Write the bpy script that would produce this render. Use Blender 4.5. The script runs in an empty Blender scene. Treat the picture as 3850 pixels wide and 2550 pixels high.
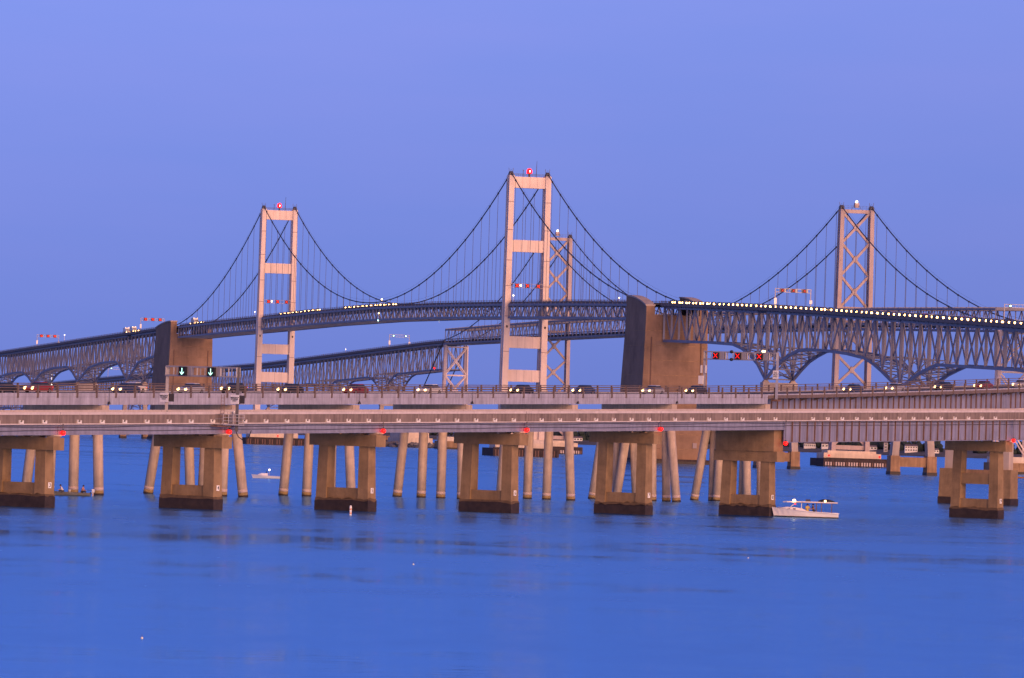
import bpy, bmesh, math, random
from mathutils import Vector as V, Matrix as M
random.seed(7)
sc = bpy.context.scene
COL = sc.collection
R = math.radians

# ------------------------------------------------------------------ camera
cam_d = bpy.data.cameras.new("camera"); cam = bpy.data.objects.new("camera", cam_d); COL.objects.link(cam)
cam_d.sensor_width = 36.0; cam_d.sensor_fit = 'HORIZONTAL'; cam_d.lens = 210.4
cam_d.clip_start = 5.0; cam_d.clip_end = 60000.0
pitch, roll = math.atan(353 / 22500.0), R(1.83)
fw = V((0, math.cos(pitch), math.sin(pitch))); up0 = V((0, -math.sin(pitch), math.cos(pitch))); rt0 = V((1, 0, 0))
rt = rt0 * math.cos(roll) + up0 * math.sin(roll); up = up0 * math.cos(roll) - rt0 * math.sin(roll)
mw = M((rt, up, -fw)).transposed().to_4x4(); mw.translation = V((0, 0, 9.6)); cam.matrix_world = mw
sc.camera = cam

# ------------------------------------------------------------------ dusk sky and the low afterglow light behind the camera
SUN_AZ, SUN_EL = V((0.50, -0.866, 0)).normalized(), 5.0
world = bpy.data.worlds.new("World"); sc.world = world; world.use_nodes = True
nt = world.node_tree; nt.nodes.clear()
out = nt.nodes.new('ShaderNodeOutputWorld'); bg = nt.nodes.new('ShaderNodeBackground')
sky = nt.nodes.new('ShaderNodeTexSky'); sky.sky_type = 'NISHITA'; sky.sun_disc = False
sky.sun_elevation = R(SUN_EL); sky.sun_rotation = math.atan2(SUN_AZ.x, SUN_AZ.y)
sky.altitude = 0; sky.air_density = 1.0; sky.dust_density = 0.6; sky.ozone_density = 4.0
tint = nt.nodes.new('ShaderNodeMix'); tint.data_type = 'RGBA'; tint.blend_type = 'MULTIPLY'
tint.inputs[0].default_value = 1.0; tint.inputs[7].default_value = (2.05, .92, 1.18, 1)
tc = nt.nodes.new('ShaderNodeTexCoord'); lift = nt.nodes.new('ShaderNodeVectorMath'); lift.operation = 'ADD'; lift.inputs[1].default_value = (0, 0, .30)
nrm = nt.nodes.new('ShaderNodeVectorMath'); nrm.operation = 'NORMALIZE'   # clear dusk air: no murky band at the horizon
nt.links.new(tc.outputs['Generated'], lift.inputs[0]); nt.links.new(lift.outputs[0], nrm.inputs[0]); nt.links.new(nrm.outputs[0], sky.inputs['Vector'])
nt.links.new(sky.outputs[0], tint.inputs[6]); 
sep = nt.nodes.new('ShaderNodeSeparateXYZ'); nt.links.new(tc.outputs['Generated'], sep.inputs[0])
shade = nt.nodes.new('ShaderNodeValToRGB'); shade.color_ramp.elements[0].position = 0.0; shade.color_ramp.elements[1].position = .075
shade.color_ramp.elements[0].color = (.53, .58, .67, 1); shade.color_ramp.elements[1].color = (1.03, 1.02, 1.02, 1)   # the earth's shadow low in the dusk sky
nt.links.new(sep.outputs[2], shade.inputs[0])
belt = nt.nodes.new('ShaderNodeMix'); belt.data_type = 'RGBA'; belt.blend_type = 'MULTIPLY'; belt.inputs[0].default_value = 1
nt.links.new(tint.outputs[2], belt.inputs[6]); nt.links.new(shade.outputs[0], belt.inputs[7]); 
cm = nt.nodes.new('ShaderNodeMapping'); cm.inputs['Scale'].default_value = (5, 5, 26); cn = nt.nodes.new('ShaderNodeTexNoise'); cn.inputs['Scale'].default_value = 3; cn.inputs['Detail'].default_value = 5
nt.links.new(tc.outputs['Generated'], cm.inputs[0]); nt.links.new(cm.outputs[0], cn.inputs['Vector'])
cr = nt.nodes.new('ShaderNodeValToRGB'); cr.color_ramp.elements[0].position = .35; cr.color_ramp.elements[1].position = .70
cr.color_ramp.elements[0].color = (.965, .98, .99, 1); cr.color_ramp.elements[1].color = (1.06, 1.0, .995, 1); nt.links.new(cn.outputs[0], cr.inputs[0])
veil = nt.nodes.new('ShaderNodeMix'); veil.data_type = 'RGBA'; veil.blend_type = 'MULTIPLY'; veil.inputs[0].default_value = 1
nt.links.new(belt.outputs[2], veil.inputs[6]); nt.links.new(cr.outputs[0], veil.inputs[7]); nt.links.new(veil.outputs[2], bg.inputs[0])
bg.inputs[1].default_value = 0.15; nt.links.new(bg.outputs[0], out.inputs[0])
sun_d = bpy.data.lights.new("sun", 'SUN'); sun = bpy.data.objects.new("sun", sun_d); COL.objects.link(sun)
sun_d.energy = 3.0; sun_d.angle = R(64); sun_d.color = (1.0, 0.50, 0.23)
sdir = V((SUN_AZ.x * math.cos(R(SUN_EL)), SUN_AZ.y * math.cos(R(SUN_EL)), math.sin(R(SUN_EL))))
sun.rotation_euler = sdir.to_track_quat('Z', 'Y').to_euler()
sc.view_settings.view_transform = 'Standard'; sc.view_settings.look = 'None'
sc.view_settings.exposure = 1.0; sc.view_settings.gamma = 1.0; sc.view_settings.use_curve_mapping = False
sc.cycles.max_bounces = 5; sc.cycles.diffuse_bounces = 2; sc.cycles.glossy_bounces = 3

# ------------------------------------------------------------------ materials
MATS = {}
def mat(name, col, rough=.8, metal=0.0, var=.0, scale=.5, streak=0.0, bump=0.0, emit=0.0, ecol=None, col2=None):
    m = bpy.data.materials.new(name); m.use_nodes = True; MATS[name] = m
    t = m.node_tree; b = t.nodes['Principled BSDF']
    b.inputs['Base Color'].default_value = (*col, 1); b.inputs['Roughness'].default_value = rough
    b.inputs['Metallic'].default_value = metal
    if emit:
        b.inputs['Emission Color'].default_value = (*(ecol or col), 1); b.inputs['Emission Strength'].default_value = emit
    if var:
        g = t.nodes.new('ShaderNodeNewGeometry'); n = t.nodes.new('ShaderNodeTexNoise')
        n.inputs['Scale'].default_value = scale; n.inputs['Detail'].default_value = 6; n.inputs['Roughness'].default_value = .65
        t.links.new(g.outputs['Position'], n.inputs['Vector'])
        r = t.nodes.new('ShaderNodeValToRGB'); c2 = col2 or tuple(c * (1 - var) for c in col)
        r.color_ramp.elements[0].color = (*c2, 1); r.color_ramp.elements[1].color = (*[min(1, c * (1 + var * .45)) for c in col], 1)
        r.color_ramp.elements[0].position = .32; r.color_ramp.elements[1].position = .68
        t.links.new(n.outputs[0], r.inputs[0]); last = r.outputs[0]
        if streak:
            mp = t.nodes.new('ShaderNodeMapping'); mp.inputs['Scale'].default_value = (1.6, 1.6, .10)
            n2 = t.nodes.new('ShaderNodeTexNoise'); n2.inputs['Scale'].default_value = scale * 3; n2.inputs['Detail'].default_value = 4
            t.links.new(g.outputs['Position'], mp.inputs[0]); t.links.new(mp.outputs[0], n2.inputs['Vector'])
            r2 = t.nodes.new('ShaderNodeValToRGB'); r2.color_ramp.elements[0].position = .35; r2.color_ramp.elements[1].position = .62
            r2.color_ramp.elements[0].color = (1 - streak,) * 3 + (1,)
            t.links.new(n2.outputs[0], r2.inputs[0])
            mx = t.nodes.new('ShaderNodeMix'); mx.data_type = 'RGBA'; mx.blend_type = 'MULTIPLY'; mx.inputs[0].default_value = 1
            t.links.new(last, mx.inputs[6]); t.links.new(r2.outputs[0], mx.inputs[7]); last = mx.outputs[2]
        t.links.new(last, b.inputs['Base Color'])
        if bump:
            bp = t.nodes.new('ShaderNodeBump'); bp.inputs['Strength'].default_value = bump; bp.inputs['Distance'].default_value = .05
            n3 = t.nodes.new('ShaderNodeTexNoise'); n3.inputs['Scale'].default_value = scale * 8; n3.inputs['Detail'].default_value = 4
            t.links.new(g.outputs['Position'], n3.inputs['Vector']); t.links.new(n3.outputs[0], bp.inputs['Height']); t.links.new(bp.outputs[0], b.inputs['Normal'])
    return m

mat('pier_concrete', (.32, .208, .11), .9, var=.30, scale=.55, streak=.11, bump=.6)
mat('pile_concrete', (.62, .48, .36), .9, var=.22, scale=.7, streak=.18, bump=.3)
mat('deck_concrete', (.43, .43, .53), .9, var=.22, scale=.5, streak=.25, bump=.2)
mat('parapet', (.26, .205, .19), .9, var=.25, scale=.5, streak=.35, bump=.2)
mat('coping', (.62, .55, .55), .85, var=.15, scale=.6, streak=.1)
mat('anchor_concrete', (.33, .20, .125), .9, var=.30, scale=.12, streak=.13, bump=.2)
mat('far_concrete', (.52, .42, .35), .9, var=.18, scale=.15, streak=.15)
mat('brown_concrete', (.40, .24, .13), .9, var=.30, scale=.3, streak=.3)
mat('tide', (.045, .028, .020), .6, var=.5, scale=1.2, bump=.5)
mat('damp', (.16, .10, .055), .8, var=.4, scale=1.0)
mat('algae', (.36, .24, .10), .8, var=.35, scale=1.2)
mat('salt', (.60, .47, .42), .9, var=.15, scale=1.0)
mat('girder_steel', (.27, .285, .41), .55, var=.18, scale=.4, streak=.22)
mat('deep_steel', (.26, .265, .38), .55, var=.20, scale=.4, streak=.30)
mat('rust', (.19, .105, .08), .8, var=.3, scale=1.0)
mat('rail_steel', (.17, .125, .11), .6, var=.25, scale=1.0)
mat('dark_steel', (.075, .07, .085), .55)
mat('tower_paint', (.82, .65, .55), .6, var=.10, scale=.12, streak=.12)
mat('pale_concrete', (.80, .66, .52), .9, var=.15, scale=.2, streak=.15)
mat('bent_paint', (.78, .62, .54), .6, var=.12, scale=.2)
mat('tower_seam', (.34, .26, .25), .7)
mat('old_tower_paint', (.50, .39, .37), .6, var=.14, scale=.2, streak=.15)
mat('truss_steel', (.25, .24, .29), .55, var=.16, scale=.2)
mat('far_truss_steel', (.20, .20, .26), .55, var=.12, scale=.2)
mat('cable', (.035, .037, .055), .6)
mat('suspender', (.07, .07, .10), .6)
mat('asphalt', (.055, .055, .06), .9, var=.2, scale=.8)
mat('galvanised', (.40, .38, .40), .5, metal=.3, var=.15, scale=1.0)
mat('black', (.012, .012, .014), .5)
mat('white_paint', (.80, .77, .73), .5)
mat('sign_white', (.93, .90, .86), .5)
mat('timber', (.075, .05, .05), .9, var=.4, scale=.6, streak=.4)
mat('stone', (.20, .18, .18), .95, var=.4, scale=.4, bump=.5)
mat('foliage', (.035, .055, .05), .95, var=.5, scale=.08)
mat('shore', (.12, .11, .10), .95, var=.4, scale=.03)
mat('roof', (.16, .12, .12), .8)
mat('glass', (.03, .035, .05), .15)
mat('rubber', (.02, .02, .02), .8)
mat('skin', (.50, .30, .22), .6)
mat('shirt_white', (.75, .68, .66), .8)
mat('shirt_red', (.55, .25, .20), .8)
mat('oilskin_yellow', (.55, .42, .10), .6)
mat('jacket_brown', (.25, .15, .13), .8)
mat('trousers', (.05, .05, .07), .85)
mat('hair', (.03, .02, .02), .8)
mat('hull_olive', (.28, .25, .19), .6, var=.15, scale=1.0)
mat('hull_white', (.92, .86, .80), .4)
mat('cabin_white', (.90, .86, .86), .4)
mat('orange', (.75, .25, .08), .6)
mat('red_lamp', (.9, .02, .01), .3, emit=2.5, ecol=(1, .004, .003))
mat('beacon_red', (.9, .02, .03), .3, emit=3.0, ecol=(1, .004, .003))
mat('beacon_core', (1, .8, .75), .3, emit=6.0, ecol=(1, .75, .7))
mat('x_red', (.9, .05, .02), .4, emit=.9, ecol=(1, .004, .003))
mat('far_x_red', (.9, .05, .02), .4, emit=3.0, ecol=(1, .004, .003))
mat('arrow_green', (.5, 1, .85), .4, emit=1.6, ecol=(.45, 1, .80))
mat('far_green', (.5, 1, .85), .4, emit=3, ecol=(.5, 1, .85))
mat('lamp_warm', (1, .75, .4), .4, emit=4, ecol=(1, .62, .25))
mat('lamp_white', (1, .95, .9), .4, emit=2.2, ecol=(1, .80, .62))
mat('head_light', (1, .9, .7), .3, emit=3.0, ecol=(1, .58, .22))
mat('head_light_far', (1, .9, .7), .3, emit=10, ecol=(1, .52, .16))
mat('tail_light', (.9, .05, .03), .3, emit=6, ecol=(1, .05, .03))
CARCOL = {'silver': (.50, .50, .52), 'white': (.72, .70, .68), 'black': (.02, .02, .022), 'red': (.30, .03, .03), 'blue': (.04, .07, .18)}
for k, c in CARCOL.items(): mat('car_' + k, c, .3)

# ------------------------------------------------------------------ helpers
WM = {}
Z = V((0, 0, 1))
def link(o, par=None, m=None):
    COL.objects.link(o)
    m = m or M.Identity(4)
    if par is not None:
        o.parent = par; o.matrix_parent_inverse = WM[par.name].inverted()
    o.matrix_basis = m; WM[o.name] = m
    return o
def thing(name, label, cat, loc=(0, 0, 0), group=None, rot=None):
    o = bpy.data.objects.new(name, None); o.empty_display_size = .5
    link(o, None, M.Translation(V(loc)) @ (rot or M.Identity(4)))
    o['label'] = label; o['category'] = cat
    if group: o['group'] = group
    return o
def tag(o, label, cat, group=None):
    o['label'] = label; o['category'] = cat
    if group: o['group'] = group
    return o
CUBES = {}
CV = [(x, y, z) for x in (-.5, .5) for y in (-.5, .5) for z in (-.5, .5)]
CF = [(0, 1, 3, 2), (4, 6, 7, 5), (0, 4, 5, 1), (2, 3, 7, 6), (0, 2, 6, 4), (1, 5, 7, 3)]
def cube(mt):
    if mt not in CUBES:
        me = bpy.data.meshes.new('box_' + mt); me.from_pydata(CV, [], CF); me.materials.append(MATS[mt]); CUBES[mt] = me
    return CUBES[mt]
def frame(x, upv=Z):
    x = V(x).normalized(); y = upv.cross(x)
    if y.length < 1e-5: y = V((0, 1, 0)).cross(x)
    y.normalize(); z = x.cross(y)
    return M((x, y, z)).transposed().to_4x4()
def box(par, name, c, dims, mt, ax=(1, 0, 0), upv=Z):
    "oriented box, dims along ax / sideways / up"
    o = bpy.data.objects.new(name, cube(mt))
    return link(o, par, M.Translation(V(c)) @ frame(ax, upv) @ M.Diagonal((*dims, 1)))
def beam(par, name, a, b, w, h, mt, upv=Z):
    a, b = V(a), V(b); o = bpy.data.objects.new(name, cube(mt))
    return link(o, par, M.Translation((a + b) / 2) @ frame(b - a, upv) @ M.Diagonal(((b - a).length, w, h, 1)))
def mesh(par, name, vs, fs, mt, smooth=False, origin=None):
    if origin is None: origin = WM[par.name].translation if par is not None else V(vs[0])
    origin = V(origin)
    me = bpy.data.meshes.new(name); me.from_pydata([tuple(V(v) - origin) for v in vs], [], fs)
    ms = mt if isinstance(mt, (list, tuple)) else [mt]
    for x in ms: me.materials.append(MATS[x])
    bm = bmesh.new(); bm.from_mesh(me); bmesh.ops.recalc_face_normals(bm, faces=bm.faces)
    if smooth:
        for f in bm.faces: f.smooth = True
    bm.to_mesh(me); bm.free()
    return link(bpy.data.objects.new(name, me), par, M.Translation(origin))
def loft_data(rings, closed=True, caps=True):
    n = len(rings[0]); vs = [v for r in rings for v in r]; fs = []
    for i in range(len(rings) - 1):
        for k in range(n if closed else n - 1):
            a = i * n + k; b = i * n + (k + 1) % n; fs.append((a, b, b + n, a + n))
    if caps and closed: fs.append(tuple(range(n))); fs.append(tuple(range((len(rings) - 1) * n, len(rings) * n)))
    return vs, fs
def loft(par, name, rings, mt, smooth=False, closed=True, caps=True):
    vs, fs = loft_data(rings, closed, caps); return mesh(par, name, vs, fs, mt, smooth)
def joined(par, name, items, mt, kind='stuff'):
    "items: list of (a, b, w, h) beams joined into one mesh"
    vs, fs = [], []
    for a, b, w, h in items:
        a, b = V(a), V(b); fm = M.Translation((a + b) / 2) @ frame(b - a) @ M.Diagonal(((b - a).length, w, h, 1)); k = len(vs)
        vs += [fm @ V(c) for c in CV]; fs += [tuple(i + k for i in f) for f in CF]
    o = mesh(par, name, vs, fs, mt)
    if kind: o['kind'] = kind
    return o
def ring(c, ax, r, n=10, ph=0):
    f = frame(ax).to_3x3(); y, z = f.col[1], f.col[2]
    return [V(c) + y * r * math.cos(2 * math.pi * k / n + ph) + z * r * math.sin(2 * math.pi * k / n + ph) for k in range(n)]
def tube(par, name, pts, r, mt, n=8):
    pts = [V(p) for p in pts]; rs = []
    for i, p in enumerate(pts):
        a = pts[min(i + 1, len(pts) - 1)] - pts[max(i - 1, 0)]
        rr = r[i] if isinstance(r, (list, tuple)) else r
        rs.append(ring(p, a, rr, n))
    return loft(par, name, rs, mt, True)
def lathe(par, name, base, prof, mt, n=12):
    base = V(base)
    rs = [[base + V((r * math.cos(2 * math.pi * k / n), r * math.sin(2 * math.pi * k / n), z)) for k in range(n)] for r, z in prof]
    return loft(par, name, rs, mt, True)
def interp(tab):
    xs = sorted(tab)
    def f(s):
        if s <= xs[0]: return tab[xs[0]]
        for a, b in zip(xs, xs[1:]):
            if s <= b: return tab[a] + (tab[b] - tab[a]) * (s - a) / (b - a)
        return tab[xs[-1]]
    return f
def text(par, name, s, c, right, upv, h, mt, off=.02):
    cu = bpy.data.curves.new('t', 'FONT'); cu.body = s; cu.size = h; cu.align_x = 'CENTER'; cu.align_y = 'CENTER'
    cu.space_line = .85; cu.extrude = .01; cu.offset = .004 * h
    to = bpy.data.objects.new('t', cu); COL.objects.link(to)
    me = bpy.data.meshes.new_from_object(to.evaluated_get(bpy.context.evaluated_depsgraph_get()))
    bpy.data.objects.remove(to); me.materials.clear(); me.materials.append(MATS[mt])
    right, upv = V(right).normalized(), V(upv).normalized(); nn = right.cross(upv)
    m = M((right, upv, nn)).transposed().to_4x4(); m.translation = V(c) + nn * off
    return link(bpy.data.objects.new(name, me), par, m)
def rows(ss, fn):   # sample list helper
    return [fn(s) for s in ss]
def frange(a, b, n): return [a + (b - a) * i / n for i in range(n + 1)]
def ribbon(par, name, F, ss, prof, zf, mt):
    "loft a t/z profile along the axis; z relative to zf(s)"
    return loft(par, name, [[F(s, t, zf(s) + dz) for t, dz in prof] for s in ss], mt)
def rect(t0, t1, z0, z1): return [(t0, z0), (t1, z0), (t1, z1), (t0, z1)]

# ------------------------------------------------------------------ frames of the four bridge alignments (metres)
AD, AN = V((.5568, .8306, 0)), V((.8306, -.5568, 0)); AC = V((-35.38, 668.93, 0))
def A(s, t, z): return AC + AD * (30 * (s - 4)) + AN * t + Z * z
def zA(s): return 10.28 + .656 * (s - 3)                 # top of the near trestle's coping
BD, BN = V((.4804, .8770, 0)), V((.8770, -.4804, 0)); BC = V((-51.6, 764.64, 0)) - BN * 6
def B(s, t, z): return BC + BD * (31.83 * (s - 1)) + BN * t + Z * z
zB = interp({-2: 12.13, 7: 17.92, 8: 18.85, 9: 19.88, 10: 21.0, 12: 23.4})   # top rail of the far trestle
G = R(14.35)
WD, WN = V((-math.sin(G), math.cos(G), 0)), V((-math.cos(G), -math.sin(G), 0)); W0 = V((4.95, 2459, 0)); E0 = W0 - WN * 141.3
def W(s, t, z): return W0 + WD * s + WN * t + Z * z
def E(s, t, z): return E0 + WD * s + WN * t + Z * z
zW = interp({-700: 46.4, -639: 48.7, -521: 52.6, -422: 55.8, -340: 58.1, -237: 60.6, -196: 61.6, -100: 63.0, 0: 64.2, 120: 65.3, 244: 65.7,
             368: 65.0, 488: 63.6, 620: 62.2, 735: 60.7, 967: 56.3, 1236: 50.8, 1500: 45.4})
zWb = interp({-232: 45.8, -289: 44.8, -324: 43.8, -337: 41.25, -348: 38.5, -361.5: 31.3, -378: 37.3, -397: 41.1, -410: 41.6, -431: 41.1,
              -456: 39.9, -479: 38.0, -496: 33.5, -513.6: 28, -532: 32.8, -551: 35.85, -580: 35.2, -636: 33.95, -650: 30, -666: 24.5,
              720: 45.5, 759: 44.9, 787: 43.9, 817: 41.5, 832: 37, 849: 31.4, 866: 37.8, 880: 42.2, 928: 41.6, 965: 39.2, 982: 35.5, 1000: 31.0,
              1018: 36.5, 1036: 39.8, 1085: 39.0, 1118: 37.0, 1133: 34, 1150: 29.5, 1168: 34, 1190: 37.0, 1240: 36.0, 1268: 34.4, 1283: 31, 1300: 26.5})
zEr = interp({-215: 56.2, 0: 59.0, 244: 59.6, 488: 58.4, 690: 57.2, 735: 56.5, 1067: 48.5, 1144: 46.7, 1478: 41.6, 1647: 38.9, 2250: 29})   # road level of the old bridge
EN = [693, 838, 988, 1138, 1288, 1438, 1588, 1738, 1888, 2038, 2188]
def zEb(s):
    d = min(abs(s - n) for n in EN[1:]); k = max(0, 1 - d / 36.0)
    return zEr(s) - 15.0 - 11.5 * k ** 1.7

# ------------------------------------------------------------------ water
def build_water():
    vs = []; fs = []
    ys = [-60, 40, 120, 260, 420, 560, 700, 850, 1000, 1400, 2000, 3000, 4500, 6500, 12000, 40000]
    xs = [-1, -.5, -.2, -.08, 0, .08, .2, .5, 1]
    for y in ys:
        for x in xs: vs.append((x * max(400, y * 1.0), y, 0))
    n = len(xs)
    for i in range(len(ys) - 1):
        for k in range(n - 1): fs.append((i * n + k, i * n + k + 1, (i + 1) * n + k + 1, (i + 1) * n + k))
    m = bpy.data.materials.new('water'); m.use_nodes = True; MATS['water'] = m; t = m.node_tree; b = t.nodes['Principled BSDF']
    t.nodes.remove(b); b = t.nodes.new('ShaderNodeBsdfGlossy'); b.inputs['Color'].default_value = (.41, .71, .98, 1)
    df = t.nodes.new('ShaderNodeBsdfDiffuse'); df.inputs['Color'].default_value = (.008, .10, .42, 1)     # blue-green light from within the water
    ms = t.nodes.new('ShaderNodeMixShader'); ms.inputs[0].default_value = .22
    t.links.new(b.outputs[0], ms.inputs[1]); t.links.new(df.outputs[0], ms.inputs[2]); t.links.new(ms.outputs[0], t.nodes['Material Output'].inputs[0])
    g = t.nodes.new('ShaderNodeNewGeometry')
    def noise(sx, sy, detail):
        mp = t.nodes.new('ShaderNodeMapping'); mp.inputs['Scale'].default_value = (sx, sy, 1)
        n = t.nodes.new('ShaderNodeTexNoise'); n.inputs['Scale'].default_value = 1; n.inputs['Detail'].default_value = detail
        t.links.new(g.outputs['Position'], mp.inputs[0]); t.links.new(mp.outputs[0], n.inputs['Vector']); return n.outputs[0]
    r = t.nodes.new('ShaderNodeMapRange'); r.inputs[1].default_value = .40; r.inputs[2].default_value = .60
    r.inputs[3].default_value = .10; r.inputs[4].default_value = .29
    acc = None
    for sx, sy, det, wt in ((.004, .011, 4, .50), (.03, .035, 4, .28), (.30, .075, 3, .22)):     # calm slicks, cat's-paws, fine ripple streaks
        mu = t.nodes.new('ShaderNodeMath'); mu.operation = 'MULTIPLY'; mu.inputs[1].default_value = wt; t.links.new(noise(sx, sy, det), mu.inputs[0])
        if acc is not None:
            sm = t.nodes.new('ShaderNodeMath'); sm.operation = 'ADD'; t.links.new(acc, sm.inputs[0]); t.links.new(mu.outputs[0], sm.inputs[1]); acc = sm.outputs[0]
        else: acc = mu.outputs[0]
    t.links.new(acc, r.inputs[0]); t.links.new(r.outputs[0], b.inputs['Roughness'])
    bp = t.nodes.new('ShaderNodeBump'); bp.inputs['Strength'].default_value = .6; bp.inputs['Distance'].default_value = .05
    ad = t.nodes.new('ShaderNodeMath'); ad.operation = 'ADD'
    t.links.new(noise(.35, .9, 3), ad.inputs[0]); t.links.new(noise(.06, .16, 2), ad.inputs[1])
    t.links.new(ad.outputs[0], bp.inputs['Height']); t.links.new(bp.outputs[0], b.inputs['Normal'])
    o = mesh(None, 'water', vs, fs, 'water', origin=(0, 0, 0)); o['kind'] = 'structure'
build_water()

# ------------------------------------------------------------------ far shore: low land, woods and houses
SH = interp({-1500: 7400, -600: 6900, -200: 6400, 0: 6150, 120: 6000, 284: 5845, 394: 5560, 600: 5300, 1500: 4900})
def build_shore():
    xs = [-1500 + 25 * i for i in range(121)]; prof = [(-8, -.6), (2, .8), (30, 2.6), (90, 4.6), (300, 7), (900, 8)]
    vs = []; fs = []
    for x in xs:
        for dy, z in prof: vs.append((x, SH(x) + dy + 10 * math.sin(x * .031) * math.cos(x * .0113), z + .5 * math.sin(x * .05 + dy)))
    n = len(prof)
    for i in range(len(xs) - 1):
        for k in range(n - 1): fs.append((i * n + k, (i + 1) * n + k, (i + 1) * n + k + 1, i * n + k + 1))
    o = mesh(None, 'far_shore', vs, fs, 'shore', origin=(0, 6000, 0)); o['kind'] = 'structure'
    vs, fs = [], []
    ico = bmesh.new(); bmesh.ops.create_icosphere(ico, subdivisions=1, radius=1); iv = [v.co.copy() for v in ico.verts]; fi = [[v.index for v in f.verts] for f in ico.faces]; ico.free()
    for k in range(1500):
        x = random.uniform(-1400, 1100); dy = random.choice([random.uniform(95, 130), random.uniform(120, 420)]); r = random.uniform(2.2, 5.0)
        hgt = random.uniform(7, 15); c = V((x, SH(x) + dy, 4))
        for q in range(3):
            cc = c + V((random.uniform(-1, 1) * r * .8, random.uniform(-1, 1) * r * .8, hgt * (.30 + .24 * q))); rr = r * random.uniform(.75, 1.15) * (1.1 - .22 * q); b = len(vs)
            vs += [cc + V((v.x * rr * random.uniform(.7, 1.2), v.y * rr, v.z * rr * random.uniform(.8, 1.3))) for v in iv]; fs += [tuple(i + b for i in f) for f in fi]
    o = mesh(None, 'woodland', vs, fs, 'foliage', origin=(0, 6100, 0)); o['kind'] = 'stuff'; o['label'] = 'dark wooded shoreline across the water'; o['category'] = 'woods'
build_shore()
def ray_x(px, y):  # metres right of the camera axis at distance y for a column of the view plan
    return (px - 1925) * y / 22500.0
def house(px, wid, hgt, dep, z0, dy, label, nwin, rows_, roofh=1.6, wall='white_paint'):
    y = 5900 if px < 3200 else 5700
    x = ray_x(px, y); yy = SH(x) + dy; x = ray_x(px, yy)
    t = thing('shore_house', label, 'house', (x, yy, z0), 'houses on the far shore')
    box(t, 'wall', (x, yy, z0 + hgt / 2 - 1), (wid, dep, hgt + 2), wall)
    zt = z0 + hgt
    mesh(t, 'roof', [(x - wid / 2 - .4, yy - dep / 2 - .4, zt), (x + wid / 2 + .4, yy - dep / 2 - .4, zt), (x + wid / 2 + .4, yy + dep / 2 + .4, zt), (x - wid / 2 - .4, yy + dep / 2 + .4, zt), (x - wid / 2 + .6, yy, zt + roofh), (x + wid / 2 - .6, yy, zt + roofh)],
         [(0, 1, 5, 4), (1, 2, 5), (2, 3, 4, 5), (3, 0, 4), (0, 3, 2, 1)], 'roof')
    for r in range(rows_):
        for k in range(nwin):
            box(t, 'window', (x - wid / 2 + wid * (k + .5) / nwin, yy - dep / 2 - .03, z0 + hgt * (r + .55) / rows_), (wid / nwin * .6, .12, hgt / rows_ * .5), 'glass')
house(3056, 11.5, 3.6, 8, 4.8, 75, 'long white bungalow with a row of dark windows on the wooded shore', 6, 1)
house(3113, 6.5, 3.8, 6, 4.8, 70, 'small white shore cottage beside the long bungalow', 2, 1)
house(3290, 9.5, 3.0, 7, 4.4, 70, 'pale low shore house right of the lattice tower foot', 3, 1)
house(3342, 3.8, 8.5, 4, 3.0, 50, 'narrow tall grey shore building like a small water tower', 1, 3, 1.0, 'galvanised')
house(3437, 12.0, 5.2, 9, 4.0, 70, 'white two storey shore house between bridge pier legs', 5, 2)
house(3526, 8.0, 2.8, 7, 3.6, 60, 'low white boathouse near the shoreline right of the pier', 3, 1)
house(3620, 9.0, 3.6, 7, 4.2, 80, 'white gabled shore house behind the numbered pier 9', 3, 1)
house(2185, 9.0, 3.0, 7, 3.6, 60, 'tiny white shore house left of the great brown anchorage', 3, 1)
house(1600, 10.0, 3.0, 7, 3.6, 50, 'tiny white shore house behind the rock jetty', 4, 1)

# ------------------------------------------------------------------ suspension towers
def leg_loft(par, F, tc, sgn, z0, z1, w0, w1, dp, tb, tt, mt, name='leg'):
    "H-shaped tower leg with a recess down both sides; tc centre offset eased from tb to tt"
    rings = []
    for k in range(5):
        u = k / 4; z = z0 + (z1 - z0) * u; c = sgn * (tb + (tt - tb) * u); w = (w0 + (w1 - w0) * u) / 2; d = dp / 2 * (1 - .12 * u); r = w * .72; g = d * .38
        rings.append([F(-d, c - w, z), F(-d, c + w, z), F(-g, c + w, z), F(-g, c + r, z), F(g, c + r, z), F(g, c + w, z), F(d, c + w, z), F(d, c - w, z), F(g, c - w, z), F(g, c - r, z), F(-g, c - r, z), F(-g, c - w, z)])
    return loft(par, name, rings, mt)
def beacon(par, c, red=True):
    c = V(c)
    b = lathe(par, 'beacon_stand', c, [(.9, 0), (.9, .15), (.35, .2), (.35, 1.3), (.95, 1.35), (.95, 1.5)], 'dark_steel')
    l = lathe(par, 'beacon_lens', c + Z * 1.45, [(.85, 0), (1.1, .3), (1.1, 1.3), (.8, 1.9), (.3, 2.2)], 'beacon_red' if red else 'lamp_white')
    if red: lathe(l, 'beacon_glow', c + Z * 2.1 - WD * 1.02, [(.06, 0), (.16, .15), (.16, .5), (.06, .65)], 'beacon_core')
def saddle(par, F, t, z):
    s = loft(par, 'saddle_housing', [[F(-1.3, t - .9, z), F(1.3, t - .9, z), F(1.3, t + .9, z), F(-1.3, t + .9, z)], [F(-1.3, t - .8, z + .9), F(1.3, t - .8, z + .9), F(1.3, t + .8, z + .9), F(-1.3, t + .8, z + .9)], [F(-.4, t - .5, z + 1.7), F(.4, t - .5, z + 1.7), F(.4, t + .5, z + 1.7), F(-.4, t + .5, z + 1.7)]], 'dark_steel')
    for dt in (-.7, .75): beam(s, 'lifting_post', F(0, t + dt, z + .8), F(0, t + dt * 1.3, z + 3.0), .14, .14, 'dark_steel')
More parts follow.
